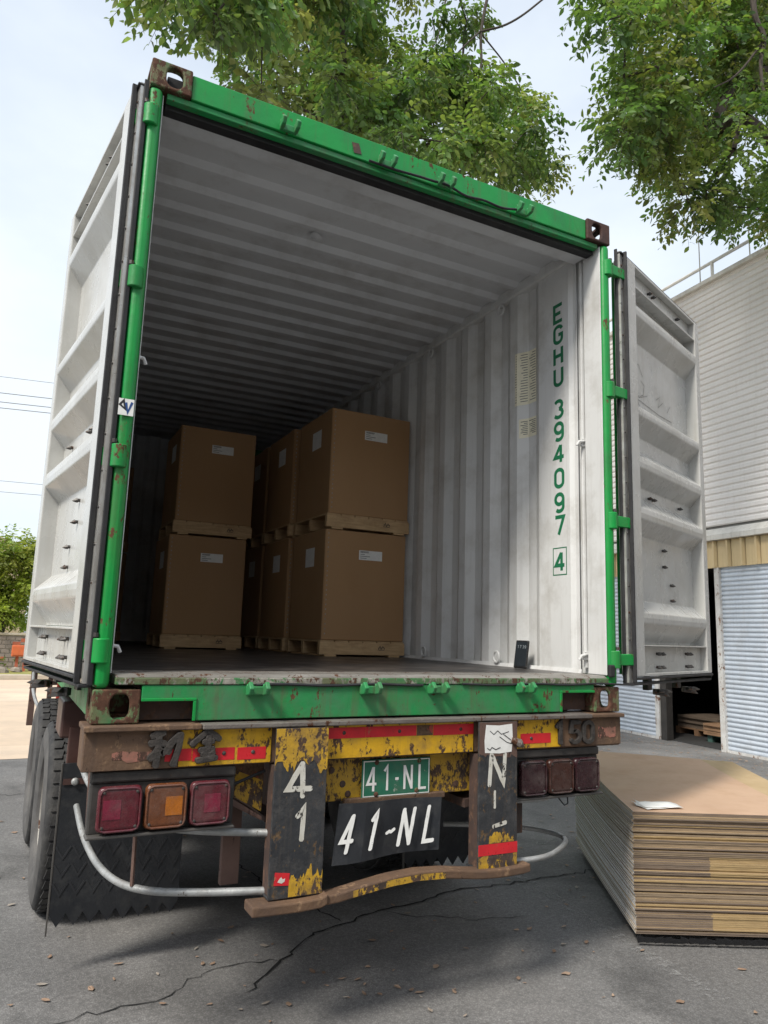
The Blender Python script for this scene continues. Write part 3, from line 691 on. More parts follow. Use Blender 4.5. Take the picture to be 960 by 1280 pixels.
# welded letters
def zg(x, y): return ((x-45)/235*.118, (430-y)/260*.118)
li = [[zg(*q) for q in s] for s in ([(60, 205), (90, 186), (138, 182)], [(52, 262), (100, 250), (148, 262)], [(108, 190), (104, 300), (98, 428)], [(104, 290), (80, 345), (52, 372)], [(104, 300), (140, 330), (165, 308)], [(172, 330), (190, 262), (250, 196)], [(258, 192), (248, 300), (214, 424)])]
b = MB(); b.strokes(li, (-1.02, -.018, 1.018), (1, 0, 0), (0, 0, 1), (0, -1, 0), .0225, depth=.018, rnd=.6); b.build('welded_letter', 'cast_letter', tr, bevel=.003)
def zg2(x, y): return ((x-330)/220*.105, (410-y)/240*.118)
jin = [[zg2(*q) for q in s] for s in ([(336, 280), (400, 225), (458, 176)], [(452, 180), (500, 215), (545, 245)], [(428, 262), (492, 258)], [(402, 322), (500, 316)], [(460, 225), (458, 390)], [(420, 345), (436, 368)], [(500, 340), (480, 368)], [(384, 392), (455, 384), (524, 378)])]
b = MB(); b.strokes(jin, (-.875, -.018, 1.022), (1, 0, 0), (0, 0, 1), (0, -1, 0), .0225, depth=.018, rnd=.6); b.build('welded_letter', 'cast_letter', tr, bevel=.003)
for i, c in enumerate('150'):
    b = MB(); b.strokes(GLYPH[c], ((.785, .875, .955)[i], -.018, 1.028), (.105, 0, 0), (0, 0, .092), (0, -1, 0), .02, depth=.014, rnd=.3); b.build('welded_digit', 'cast_letter', tr, bevel=.003)
# bumper uprights
def ragged(x0, x1, z0, z1, amp, sides='tb', n=14):
    """rectangle whose top / bottom edge is torn like flaked paint"""
    P = []
    n *= 2
    def walk():
        h = random.random(); out = []
        for _ in range(n+1):
            h = min(1, max(0, h+random.gauss(0, .30))); out.append(h*amp)
        return out
    wb, wt = walk(), walk()
    for i in range(n+1): P.append((x0+(x1-x0)*i/n, z0+(wb[i] if 'b' in sides else 0)))
    for i in range(n+1): P.append((x1-(x1-x0)*i/n, z1-(wt[i] if 't' in sides else 0)))
    return P
b = MB(); b.box(-.567, -.356, -.062, -.05, .535, 1.137); b.box(-.567, -.357, -.0495, .04, .535, .545)
upl = b.build('bumper_upright', 'black_paint', tr, bevel=.003)
b = MB(); b.prism(ragged(-.5665, -.3565, .968, 1.1365, .05, 'b', 18), (0, -.0621, 0), (1, 0, 0), (0, 0, 1), (0, -.0014, 0)); b.build('worn_patch', 'yellow_worn', upl)
b = MB(); b.prism(ragged(-.49, -.358, .54, .655, .055, 't', 16), (0, -.0625, 0), (1, 0, 0), (0, 0, 1), (0, -.0008, 0)); b.build('worn_patch', 'yellow_worn', upl)
b = MB(); b.box(-.562, -.36, -.05, .02, .546, 1.0); b.build('upright_back', 'chassis', upl)
b = MB(); b.strokes([[(.55, .02), (.50, .98)], [(.50, .98), (.02, .26), (.82, .24)]], (-.515, -.0625, .885), (.115, 0, 0), (0, 0, .125), (0, -1, 0), .021, lift=.0008, rnd=.45)
b.strokes([[(.2, .72), (.44, .98), (.40, .0)]], (-.49, -.0625, .735), (.105, 0, 0), (0, 0, .115), (0, -1, 0), .019, lift=.0008, rnd=.45); b.build('painted_number', 'stencil_white', upl, recalc=False)
b = MB(); b.prism([(-.548, .585), (-.49, .58), (-.488, .622), (-.545, .63)], (0, -.0625, 0), (1, 0, 0), (0, 0, 1), (0, -.001, 0)); b.build('reflector', 'red_tape', upl)
b = MB(); b.prism([(-.534, .596), (-.518, .590), (-.507, .596), (-.505, .606), (-.515, .604), (-.52, .612), (-.528, .605)], (0, -.0636, 0), (1, 0, 0), (0, 0, 1), (0, -.0006, 0)); b.build('chipped_paint', 'stencil_white', upl)
b = MB(); b.box(.346, .548, -.062, -.05, .535, 1.137); b.box(.347, .547, -.0495, .03, .535, .545)
upr = b.build('bumper_upright', 'black_paint', tr, bevel=.003)
b = MB(); b.box(.352, .542, -.05, .02, .546, 1.0); b.build('upright_back', 'chassis', upr)
b = MB(); b.strokes([[(.12, .0), (.20, 1.0), (.74, .04), (.80, .98)]], (.385, -.0625, .875), (.12, 0, 0), (0, 0, .13), (0, -1, 0), .020, lift=.0008, rnd=.45)
b.strokes([[(.36, 1.0), (.36, .42)]], (.385, -.0625, .735), (.12, 0, 0), (0, 0, .115), (0, -1, 0), .012, lift=.0008, rnd=.45)
b.strokes([[(.30, .0), (.85, .10)]], (.385, -.0628, .708), (.12, 0, 0), (0, 0, .115), (0, -1, 0), .017, lift=.0008, rnd=.45); b.build('painted_letters', 'stencil_white', upr, recalc=False)
b = MB(); b.box(.3465, .5475, -.0632, -.0621, .594, .638); b.build('reflective_tape', 'red_tape', upr)
b = MB(); b.prism(ragged(.348, .545, .54, .593, .01, 't', 12), (0, -.0621, 0), (1, 0, 0), (0, 0, 1), (0, -.0009, 0)); b.build('worn_patch', 'yellow_worn', upr)
b = MB(); b.prism(ragged(.40, .53, .64, .685, .035, 't', 12), (0, -.0621, 0), (1, 0, 0), (0, 0, 1), (0, -.0007, 0)); b.build('worn_patch', 'yellow_worn', upr)
b = MB(); b.prism(ragged(.347, .546, .985, 1.136, .03, 'b', 16), (0, -.0621, 0), (1, 0, 0), (0, 0, 1), (0, -.0009, 0)); b.build('worn_patch', 'chassis_brown', upr)
b = MB(); b.prism([(.375, 1.01), (.45, 1.005), (.515, 1.01), (.522, 1.06), (.518, 1.128), (.45, 1.122), (.38, 1.126), (.372, 1.06)], (0, -.0635, 0), (1, 0, 0), (0, 0, 1), (0, -.0006, 0)); st = b.build('sticker', 'paper_white', upr)
b = MB(); b.strokes([[(.40, 1.10), (.42, 1.085), (.44, 1.10), (.46, 1.085), (.50, 1.095)], [(.45, 1.075), (.49, 1.05), (.53, 1.04)], [(.385, 1.03), (.40, 1.02), (.41, 1.032), (.43, 1.022), (.455, 1.03)], [(.47, 1.085), (.51, 1.06)]], (0, -.0642, 0), (1, 0, 0), (0, 0, 1), (0, -1, 0), .0034, lift=.0004); b.build('print', 'rubber', st, recalc=False)
b = MB(); b.tube([(.515, -.066, 1.06), (.55, -.075, 1.045), (.575, -.07, 1.03)], [.012, .02, .006], 8); b.build('peeled_corner', 'lip_steel', st, smooth=True)
# bumper bar, bent upwards in the middle
def sweep_bar(pts, y0, y1, h, nm, m, par):
    b = MB(); n = len(pts); vs = []
    for x, z in pts: vs += [(x, y0, z-h), (x, y1, z-h), (x, y1, z), (x, y0, z)]
    fs = [(i*4+k, i*4+(k+1) % 4, i*4+4+(k+1) % 4, i*4+4+k) for i in range(n-1) for k in range(4)]+[(0, 1, 2, 3), (4*n-4, 4*n-3, 4*n-2, 4*n-1)]
    b.add(vs, fs); return b.build(nm, m, par, bevel=.006)
bar = sweep_bar([(-.35, .535), (-.30, .537), (-.2, .552), (-.08, .568), (.05, .575), (.18, .568), (.30, .552), (.36, .545), (.45, .541), (.56, .543), (.60, .549)], -.09, -.02, .034, 'bumper_bar', 'beam_rust', tr)
panel(-.20, -.02, 0, 0, 'yellow') if False else None
b = MB(); b.add([(x, -.0912, z-.005) for x, z in ((-.24, .545), (-.08, .565), (.05, .572), (.17, .566))]+[(x, -.0912, z-.029) for x, z in ((-.24, .545), (-.08, .565), (.05, .572), (.17, .566))], [(0, 1, 5, 4), (1, 2, 6, 5), (2, 3, 7, 6)]); b.build('worn_patch', 'yellow_worn', bar, recalc=False)
sweep_bar([(-.635, .534), (-.58, .532), (-.45, .530), (-.37, .534), (-.345, .545)], -.10, .0, .036, 'bumper_end', 'beam_rust', tr)
# centre cross member, number plate and rubber flap
b = MB(); b.box(-.355, .40, .045, .12, .835, 1.004); b.build('cross_member', 'yellow_worn', tr, bevel=.004)
for x, z in ((-.29, .955), (-.215, .86), (.30, .87), (-.24, .90)):
    b = MB(); b.lathe([(0, .004), (.012, .003), (.014, 0)], (x, .045, z), (0, -1, 0), 10); b.build('bolt', 'chassis', tr, smooth=True)
b = MB(); b.box(-.165, .155, .022, .030, .842, .992); pl = b.build('number_plate', 'plate_green', tr, bevel=.004)
b = MB(); b.strokes([[(0, 0), (1, 0), (1, 1), (0, 1), (0, 0)]], (-.158, .0215, .849), (.306, 0, 0), (0, 0, .136), (0, -1, 0), .004, lift=.0004)
for c, x in (('4', -.145), ('1', -.075), ('-', -.018), ('N', .025), ('L', .095)):
    b.strokes(GLYPH[c], (x, .0215, .868), (.068 if c != '-' else .04, 0, 0), (0, 0, .095), (0, -1, 0), .0105, lift=.0008)
b.build('plate_number', 'chalk_white', pl, recalc=False)
for x, z in ((-.10, .98), (.10, .978), (-.10, .855), (.09, .86)):
    b = MB(); b.lathe([(0, .006), (.008, .004), (.011, 0)], (x, .022, z), (0, -1, 0), 10); b.build('plate_bolt', 'casting_rust', pl, smooth=True)
b = MB(); b.box(-.24, .23, .02, .044, .822, .846); b.build('flap_bracket', 'beam_rust', tr, bevel=.004)
b = MB(); n = 8
tp = [(-.275+.465*i/n, -.006-.012*math.sin(i*.9), .838-.004*i/n) for i in range(n+1)]; bt = [(-.312+.475*i/n, -.03-.02*math.sin(i*.8+.5), .622+.014*i/n) for i in range(n+1)]
b.add(tp+bt, [(i, i+1, n+2+i, n+1+i) for i in range(n)]); fl = b.build('number_flap', 'flap_black', tr, solid=.006, recalc=False)
b = MB()
fo = Vector((-.312, -.038, .622)); fx = Vector((.475, .0, .014)); fy = Vector((.035, .03, .214))
for c, x, w_ in (('4', .02, .17), ('1', .26, .16), ('N', .56, .20), ('L', .80, .20)):
    b.strokes(GLYPH[c], fo+fx*x+fy*.20+Vector((0, -.012, 0)), fx*w_, fy*.60+fx*.035, (0, -1, 0), .0165, lift=.006, rnd=.4)
b.strokes([[(.0, .3), (.3, .5), (.55, .42), (.9, .7)]], fo+fx*.455+fy*.38+Vector((0, -.012, 0)), fx*.08, fy*.15, (0, -1, 0), .012, lift=.006, rnd=.45)
b.build('flap_number', 'chalk_white', fl, recalc=False)
# tail lights
def taillight(x0, x1, bright, nm):
    b = MB(); b.box(x0-.02, x1+.02, -.006, .05, .965, 1.003); b.box(x0-.02, x1+.02, .005, .05, .795, .965)
    T = b.build(nm, 'housing', tr, bevel=.008)
    b = MB(); b.prism([(x0-.025, .79), (x1+.02, .79), (x1+.015, .80), (x0-.02, .80)], (0, -.03, 0), (1, 0, 0), (0, 0, 1), (0, .07, 0)); b.build('light_tray', 'rubber_grey', T, bevel=.003)
    w = (x1-x0)/3
    for k in range(3):
        a0, a1 = x0+k*w+.005, x0+(k+1)*w-.005
        mm = (('lens_red', 'lens_amber', 'lens_red') if bright else ('lens_dim_red', 'lens_dim_amber', 'lens_dim_red'))[k]
        b = MB(); b.box(a0, a1, -.035, .004, .808, .958); L_ = b.build('lens', mm, T, bevel=.022, seg=5, smooth=True)
        b = MB(); r = .02
        rr = lambda i: [(a1-i-r+r*math.cos(t), .958-i-r+r*math.sin(t)) for t in (0, .8, 1.57)]+[(a0+i+r+r*math.cos(t), .958-i-r+r*math.sin(t)) for t in (1.57, 2.36, 3.14)]+[(a0+i+r+r*math.cos(t), .808+i+r+r*math.sin(t)) for t in (3.14, 3.9, 4.71)]+[(a1-i-r+r*math.cos(t), .808+i+r+r*math.sin(t)) for t in (4.71, 5.5, 6.28)]
        q = rr(.006); b.tube([(x, -.034, z) for x, z in q+[q[0]]], .0045, 6, caps=False); b.build('lens_rim', mm, L_, smooth=True)
        if bright:
            bx = a0+(a1-a0)*(.12 if k == 0 else .48 if k == 1 else .35)
            b = MB(); b.box(bx, bx+.058, -.0365, -.0352, .852, .915); b.build('reflector', 'lens_amber_bright' if k == 1 else 'lens_red_bright', L_, bevel=.002)
        for (sx, sz) in ((a0+.018, .826), (a1-.018, .826), (a0+.018, .94), (a1-.018, .94)):
            b = MB(); b.lathe([(0, .004), (.004, .003), (.006, 0)], (sx, -.035, sz), (0, -1, 0), 8); b.build('screw', 'steel_dark', L_)
taillight(-1.178, -.715, True, 'tail_light'); taillight(.588, 1.055, False, 'tail_light')
b = MB(); b.tube([(.90, .03, .80), (.90, .02, .785)], .008, 8); b.tube([(.90, .02, .785), (.885, .0, .755), (.86, -.005, .75), (.845, 0, .768), (.84, .02, .785)], .003, 6); b.build('loose_wire', 'rubber', tr, smooth=True)
# galvanised guard pipes
def smoothp(P, it=3):
    P = [Vector(q) for q in P]
    for _ in range(it):
        Q = [P[0]]
        for i in range(len(P)-1): Q += [P[i].lerp(P[i+1], .25), P[i].lerp(P[i+1], .75)]
        P = Q+[P[-1]]
    return P
def pipe(P, r=.0138): MB().tube(smoothp(P), r, 10).build('guard_pipe', 'galv', tr, smooth=True)
pipe([(-.54, .0, .55), (-.78, .07, .55), (-.99, .17, .55), (-1.08, .40, .555), (-1.13, .66, .62), (-1.15, .84, .715)])
pipe([(-.54, -.0, .752), (-.79, .11, .752), (-.96, .26, .752), (-1.08, .55, .775), (-1.13, .78, .84), (-1.145, .86, .895)])
pipe([(.50, -.02, .545), (.72, -.04, .545), (.90, .06, .545), (1.03, .17, .545), (1.04, .30, .545), (.93, .47, .545), (.6, .62, .545)], .012)
pipe([(.50, .0, .79), (.74, -.02, .79), (.80, .03, .79), (.77, .10, .79), (.5, .2, .79)], .012)
b = MB(); b.tube([(-1.13, .66, .96), (-1.12, .64, .60)], .008, 6); b.build('stay_rod', 'chassis_brown', tr)
b = MB(); b.tube([(-1.00, .22, .80), (-1.0, .20, .56)], .008, 6); b.build('stay_rod', 'chassis_brown', tr)
b = MB(); b.box(.60, .648, .03, .05, .64, .79); b.build('hanger', 'chassis', tr, bevel=.003)
b = MB(); b.box(-.70, -.63, .10, .13, .555, .84); b.build('hanger', 'chassis_brown', tr, bevel=.003)
b = MB(); b.prism([(-.73, .90), (-.568, .80), (-.568, .785), (-.73, .87)], (0, .05, 0), (1, 0, 0), (0, 0, 1), (0, .16, 0)); b.build('gusset', 'chassis_brown', tr, bevel=.003)
b = MB(); b.prism([(-.76, 1.003), (-.568, 1.003), (-.568, .815), (-.72, .90)], (0, .06, 0), (1, 0, 0), (0, 0, 1), (0, .02, 0)); b.build('gusset_plate', 'yellow_worn', tr, bevel=.003)
b = MB(); b.prism([(-.735, .995), (-.568, .995), (-.568, .93)], (0, .0595, 0), (1, 0, 0), (0, 0, 1), (0, -.0015, 0)); b.build('reflective_tape', 'red_worn', tr)
b = MB(); b.tube([(-.76, .045, .90), (-.57, .04, .97)], .006, 6); b.build('cable', 'rubber', tr)
b = MB(); b.prism([(.35, .80), (.56, .82), (.56, .80), (.35, .765)], (0, .05, 0), (1, 0, 0), (0, 0, 1), (0, .2, 0)); b.build('gusset', 'chassis', tr)
# chassis rails, cross members, bolsters
for sx in (-1, 1):
    b = MB(); x = sx*.46
    b.box(x-.07, x+.07, .13, 7.6, 1.12, 1.14); b.box(x-.07, x+.07, .13, 7.6, .76, .78); b.box(x-.008, x+.008, .13, 7.6, .78, 1.12); b.build('chassis_rail', 'chassis', tr)
for y in (.9, 2.4, 3.9, 5.4): MB().box(-.45, .45, y, y+.08, .84, 1.08).build('cross_member', 'chassis', tr)
for y in (5.82,):
    b = MB(); b.box(-1.235, 1.235, y, y+.16, 1.0, 1.158); b.build('bolster', 'beam_rust', tr, bevel=.006)
b = MB(); b.box(-1.20, -1.14, 5.86, 5.92, .45, 1.0); b.build('side_post', 'chassis_brown', tr, bevel=.004)
b = MB(); b.box(-1.08, -1.04, 5.0, 5.05, .6, 1.1); b.box(-1.08, -.5, 5.0, 5.05, .92, .96); b.build('side_post', 'chassis', tr, bevel=.004)
b = MB(); b.tube(smoothp([(-1.19, 5.6, 1.0), (-1.2, 5.2, .85), (-1.15, 4.6, .72), (-1.0, 4.2, .70)]), .016, 8); b.build('air_hose', 'galv', tr, smooth=True)
b = MB(); b.box(-1.02, -.90, 4.7, 4.74, .74, 1.1); b.build('marker_plate', 'marker_red', tr, bevel=.01)
# tool box and splash plates at the left
b = MB(); b.box(-1.238, -.62, .96, 1.25, .985, 1.150); tb = b.build('tool_box', 'tool_brown', tr, bevel=.01)
b = MB(); b.tube([(-1.10, .955, 1.02), (-1.10, .955, 1.055)], .010, 8); b.build('latch', 'rubber', tb)
b = MB(); b.box(-1.20, -.62, .952, .975, .83, 1.035); b.build('splash_plate', 'tool_brown', tr, bevel=.006)
# mud flaps with a toothed lower edge and chevron ribs
def mudflap(x0, x1, y, z0, z1, nm='mud_flap'):
    k = 8; w = (x1-x0)/k; pts = []
    for i in range(k):
        pts += [(x0+i*w, z0+.055-.01*i/k), (x0+(i+.5)*w, z0)]
    pts += [(x1, z0+.05), (x1, z1), (x0, z1)]
    b = MB(); b.prism(pts, (0, y, 0), (1, 0, 0), (0, 0, 1), (0, .012, 0)); F = b.build(nm, 'flap_black', tr)
    b = MB()
    for j in range(3):
        for i in range(k):
            xm = x0+(i+.5)*w; zc = z0+.13+j*.075
            b.strokes([[(xm-w*.45, zc+.05), (xm, zc), (xm+w*.45, zc+.05)]], (0, y, 0), (1, 0, 0), (0, 0, 1), (0, -1, 0), .008, depth=.002)
    b.build('chevron_ribs', 'flap_ridge', F, kind='stuff')
    b = MB(); b.box(x0+.005, x1, y-.007, y-.001, z1-.09, z1-.065); b.build('flap_bar', 'tool_brown', F)
    for xx in (x0+.055, x1-.06):
        b = MB(); b.lathe([(0, .012), (.010, .010), (.015, .003), (.017, 0)], (xx, y-.007, z1-.078), (0, -1, 0), 14); b.build('flap_bolt', 'galv', F, smooth=True)
    b = MB(); b.box(x0-.006, x0, y-.002, y+.014, z0-.03, z1); b.build('flap_edge', 'rubber_grey', F)
mudflap(-1.215, -.665, .90, .205, .885)
mudflap(.60, 1.17, 1.02, .205, .885)
# wheels: dual tyres on two axles
Rw = .485
def wheel(x, y, first=None):
    if first:
        c = copy_tree(first, tr, (x, y-3.0, Rw)); return c
    b = MB(); hw = .135
    prof = [(.285, -hw*.80), (.30, -hw*.97), (.345, -hw*1.08), (.40, -hw*1.08), (.445, -hw*1.0), (.468, -hw*.92), (Rw-.010, -hw*.82), (Rw-.010, hw*.82), (.468, hw*.92), (.445, hw*1.0), (.40, hw*1.08), (.345, hw*1.08), (.30, hw*.97), (.285, hw*.80)]
    b.lathe(prof, (0, 0, 0), (1, 0, 0), 64)
    b.mi = [1 if (i % 13) in (0, 1, 2, 3, 9, 10, 11, 12) else 0 for i in range(len(b.f))]
    o = b.build('wheel', ['tyre', 'tyre_side'], None, smooth=True); o.parent = tr; o.location = (x, y-3.0, Rw)
    t = MB(); cols = 5; nb = 46
    for c in range(cols):
        xc = -hw*.80+(c+.5)*hw*1.60/cols; bw = hw*1.6/cols*.42
        for k in range(nb):
            a = 2*math.pi*(k+(.5 if c % 2 else 0))/nb; da = 2*math.pi/nb*.40
            P = []
            for rr in (Rw-.014, Rw):
                for aa in (a-da, a+da):
                    for xx in (xc-bw, xc+bw): P.append((xx+(.006 if aa > a else -.006)*(1 if c % 2 else -1), rr*math.cos(aa), rr*math.sin(aa)))
            t.add(P, [(0, 1, 3, 2), (4, 6, 7, 5), (0, 4, 5, 1), (2, 3, 7, 6), (0, 2, 6, 4), (1, 5, 7, 3)])
    tm = t.build('tread', 'tyre', None); tm.parent = o
    r = MB(); r.lathe([(.288, -.11), (.278, -.115), (.272, -.10), (.262, -.06), (.25, .03), (.16, .055), (.12, .03), (.11, -.09), (.085, -.11), (0, -.112)], (0, 0, 0), (1, 0, 0), 40)
    r.lathe([(.288, .11), (.272, .10), (.262, .05)], (0, 0, 0), (1, 0, 0), 40)
    rm = r.build('rim', 'rim', None, smooth=True); rm.parent = o
    for k in range(8):
        a = 2*math.pi*k/8; nb_ = MB().tube([(.05, .19*math.cos(a), .19*math.sin(a)), (-.0, .19*math.cos(a), .19*math.sin(a))], .016, 6).build('wheel_nut', 'steel_dark', None); nb_.parent = o
    return o
w0 = wheel(-1.105, 1.80)
for y in (1.80, 3.08):
    for x in (-1.105, -.775, .775, 1.105):
        if (x, y) != (-1.105, 1.80): wheel(x, y, w0)
    MB().tube([(-1.0, y, Rw), (1.0, y, Rw)], .065, 12).build('axle', 'chassis', tr, smooth=True)
    for sx in (-1, 1):
        b = MB(); b.box(sx*.46-.04, sx*.46+.04, y-.5, y+.5, .60, .66); b.box(sx*.46-.06, sx*.46+.06, y-.06, y+.06, .5, .76); b.build('leaf_spring', 'chassis', tr)
# landing legs hold the nose up
for sx in (-1, 1):
    b = MB(); b.box(sx*.5-.06, sx*.5+.06, 7.0, 7.12, .04, .78); b.box(sx*.5-.12, sx*.5+.12, 6.94, 7.18, 0, .04); b.build('landing_leg', 'chassis', tr)
# ------------------------------------------------------------------ cargo: cartons on pallets
PW, PD, CH, PH = .68, .66, .79, .112
def pallet_proto():
    o = empty('wooden_pallet', (0, 0, 0), 'x', 'pallet')
    for i, y in enumerate((0.0, PD/2-.019, PD-.038)):
        b = MB(); b.box(-PW/2, PW/2, y, y+.038, .013, .099); s = b.build('stringer', 'pallet_wood', None, bevel=.002); s.parent = o
        if i == 0:
            for nm, xx in (('stamp', .12),):
                b = MB(); b.strokes([[(0, 0), (.3, 1), (.45, .1), (.7, .9), (1, .2)], [(0, .5), (1, .55)], [(.1, 0), (.95, .05)]], (xx, -.0004, .05), (.055, 0, 0), (0, 0, .03), (0, -1, 0), .004, lift=.0004)
                t = b.build(nm, 'stamp_black', None, recalc=False); t.parent = s
    for k in range(6):
        x = -PW/2+.002+k*(PW-.004)/6; b = MB(); b.box(x, x+(PW-.004)/6-.008, 0, PD, .0995, PH-.001); s = b.build('deck_board', 'pallet_wood', None); s.parent = o
    for x in (-PW/2+.04, PW/2-.13): b = MB(); b.box(x, x+.09, .002, PD-.002, 0, .0125); s = b.build('bottom_board', 'pallet_wood', None); s.parent = o
    return o
def carton_proto():
    o = empty('carton', (0, 0, 0), 'x', 'carton')
    b = MB(); b.box(-PW/2+.012, PW/2-.012, .008, PD-.008, .001, CH); s = b.build('body', 'carton', None, bevel=.006); s.parent = o
    b = MB(); b.box(-PW/2+.0075, -PW/2+.0115, .008, .095, .002, CH-.002); q = b.build('side_flap', 'carton', None, bevel=.001); q.parent = o
    b = MB()
    for k in range(22): b.box(-PW/2+.03, -PW/2+.036, .0055, .008, .04+k*.034, .05+k*.034)
    q = b.build('staples', 'galv', None, kind='stuff'); q.parent = s
    b = MB(); b.box(-.06, .13, .0068, .0078, CH-.205, CH-.135); L_ = b.build('label', 'paper_white', None); L_.parent = o
    b = MB()
    for k in range(4):
        b.box(-.05, -.05+random.uniform(.03, .08), .006, .0067, CH-.152-k*.014, CH-.148-k*.014)
    b.box(-.05, .02, .006, .0067, CH-.145, CH-.141)
    q = b.build('print', 'print_grey', None); q.parent = L_
    b = MB(); b.box(-PW/2+.0108, -PW/2+.0118, .21, .38, CH-.26, CH-.12); q = b.build('label', 'paper_white', None); q.parent = o
    return o
pp, cp = pallet_proto(), carton_proto(); first = [True]
def stack(x, y, rz, names, jit=0, sx=1.0):
    z = FZ
    for lvl in (0, 1):
        if first[0]: a, c = pp, cp; first[0] = False
        else: a, c = copy_tree(pp), copy_tree(cp)
        dx = jit*lvl
        a.location = (x+dx, y, z); a.rotation_euler.z = rz; c.location = (x+dx+.004, y+.003, z+PH); c.rotation_euler.z = rz; a.scale.x = sx; c.scale.x = sx
        side = 'upper' if lvl else 'lower'
        a['label'] = f'pallet under the {side} carton {names}'; a['group'] = 'wooden pallets in the container'
        c['label'] = f'{side} brown carton {names}'; c['group'] = 'cartons in the container'
        z += PH+CH+.004
stack(.80, 2.06, rad(.6), 'by the corrugated wall nearest the doors', .012)
stack(.775, 2.76, rad(-.4), 'second from the doors along the right wall')
stack(.785, 3.47, rad(.3), 'third from the doors along the right wall')
stack(.78, 4.19, rad(.3), 'fourth from the doors along the right wall')
stack(-.10, 3.16, rad(-.8), 'standing left of the aisle in the middle', .03, .95)
stack(-.79, 5.15, rad(.3), 'in the dark left corner of the container')
# device leaning on the wall
dv = empty('handheld_device', (1.09, .63, FZ), 'small black handheld device leaning against the white container wall', 'device')
Md = Matrix.Translation((1.088, .625, FZ+.003)) @ Matrix.Rotation(rad(-68), 4, 'Z') @ Matrix.Rotation(rad(-12), 4, 'X')
b = MB(Md); b.box(-.041, .041, 0, .016, 0, .158); b.build('body', 'device_black', dv, bevel=.006, seg=3)
b = MB(Md); b.box(-.036, .036, -.001, .0005, .012, .148); sc = b.build('screen', 'device_screen', dv)
b = MB(Md)
for c, x in (('1', -.026), ('7', -.012), ('3', .006), ('9', .019)): b.strokes(GLYPH[c], (x, -.0012, .112), (.015, 0, 0), (0, 0, .016), (0, -1, 0), .0022, lift=.0003)
b.build('digits', 'device_text', sc, recalc=False)

# ------------------------------------------------------------------ flattened cartons stacked on the ground
A0 = Vector((1.47, .17)); ua = rad(-26.5); va = rad(58.5)
U = Vector((math.cos(ua), math.sin(ua))); V = Vector((math.cos(va), math.sin(va)))
def sheet_mesh(x0, x1, y1, t, bend, mats, split=None):
    n = 7; m = MB(); xs = [x0, x1] if split is None else [x0, split, x1]
    for j in range(len(xs)-1):
        a, c = xs[j], xs[j+1]; vs = []
        for i in range(n+1):
            v = y1*i/n; h = bend*(max(0, v-.45)/1.2)**2
            for (uu, zz) in ((a, h), (c, h*.4), (c, h*.4+t), (a, h+t)):
                q = U*uu+V*v; vs.append((q.x, q.y, zz))
        fs = []; mi = []
        for i in range(n):
            o = i*4
            for f, mm in (((o, o+4, o+5, o+1), 0), ((o+3, o+2, o+6, o+7), 0), ((o, o+3, o+7, o+4), 2), ((o+1, o+5, o+6, o+2), 1)): fs.append(f); mi.append(mm)
        fs += [(0, 1, 2, 3), (4*n, 4*n+3, 4*n+2, 4*n+1)]; e = 3 if (split is not None and j == 0) else 1; mi += [e, e]
        base = len(m.v); m.add(vs, fs)
        m.mi[-len(fs):] = mi
    return m
z = .055; N_S = 66; sh = .00885
for k in range(N_S):
    last = k == N_S-1; jv = random.gauss(0, .0045)
    dark = (3 <= k <= 11) or (31 <= k <= 41)
    em = 'board_mustard' if (dark or random.random() < .16) else ('board_tan' if random.random() < .6 else 'board_dark')
    le = 'board_grey_edge' if (k >= 44 or random.random() < .28) else 'board_white_edge'
    dx = -.006+random.uniform(-.004, .004)+(.004 if k < 20 else 0)
    m = sheet_mesh(dx, (.92 if last else 1.16+random.uniform(-.01, .01)), 1.62+random.uniform(-.012, .012), sh*.84, .012+.06*k/N_S, None, split=(.385+random.uniform(-.005, .005) if dark else None))
    o = m.build('cardboard_sheet', ['board_kraft' if last else 'board_yellow', em, le, 'board_dark'], None, recalc=True)
    o.location = (A0.x+random.uniform(-.0018, .0018)+V.x*jv, A0.y+random.uniform(-.0015, .0015)+V.y*jv, z); z += sh
    if last: tag(o, 'topmost flat cardboard sheet of the tall stack, with papers on it', 'cardboard', 'flattened cardboard sheets in the stack')
    else:
        lab = ('flat cardboard sheet at the very bottom of the stack' if k < 3 else 'cardboard sheet in the lower band with dark front corners' if k <= 11 else 'tan cardboard sheet between the two dark cornered bands' if k < 31 else
               'cardboard sheet in the upper band with dark front corners' if k <= 41 else 'tan cardboard sheet above the dark cornered bands with white edge' if k < 44 else 'grey edged cardboard sheet in the top third of the stack')
        tag(o, lab, 'cardboard', 'flattened cardboard sheets in the stack')
ztop = z-sh+sh*.84
c0 = A0+U*.02+V*.02
pb = empty('skid_base', (A0.x, A0.y, 0), 'low black film wrapped base under the cardboard stack', 'pallet')
b = MB(); q = [A0+U*a+V*c for a, c in ((.03, .03), (1.12, .03), (1.12, 1.56), (.03, 1.56))]
b.prism([(p.x, p.y) for p in q], (0, 0, .03), (1, 0, 0), (0, 1, 0), (0, 0, .024)); b.build('deck', 'film_black', pb)
for a in (.05, .5, .98):
    q = [A0+U*s+V*c for s, c in ((a, .06), (a+.1, .06), (a+.1, 1.5), (a, 1.5))]
    b = MB(); b.prism([(p.x, p.y) for p in q], (0, 0, 0), (1, 0, 0), (0, 1, 0), (0, 0, .03)); b.build('runner', 'film_black', pb)
b = MB()
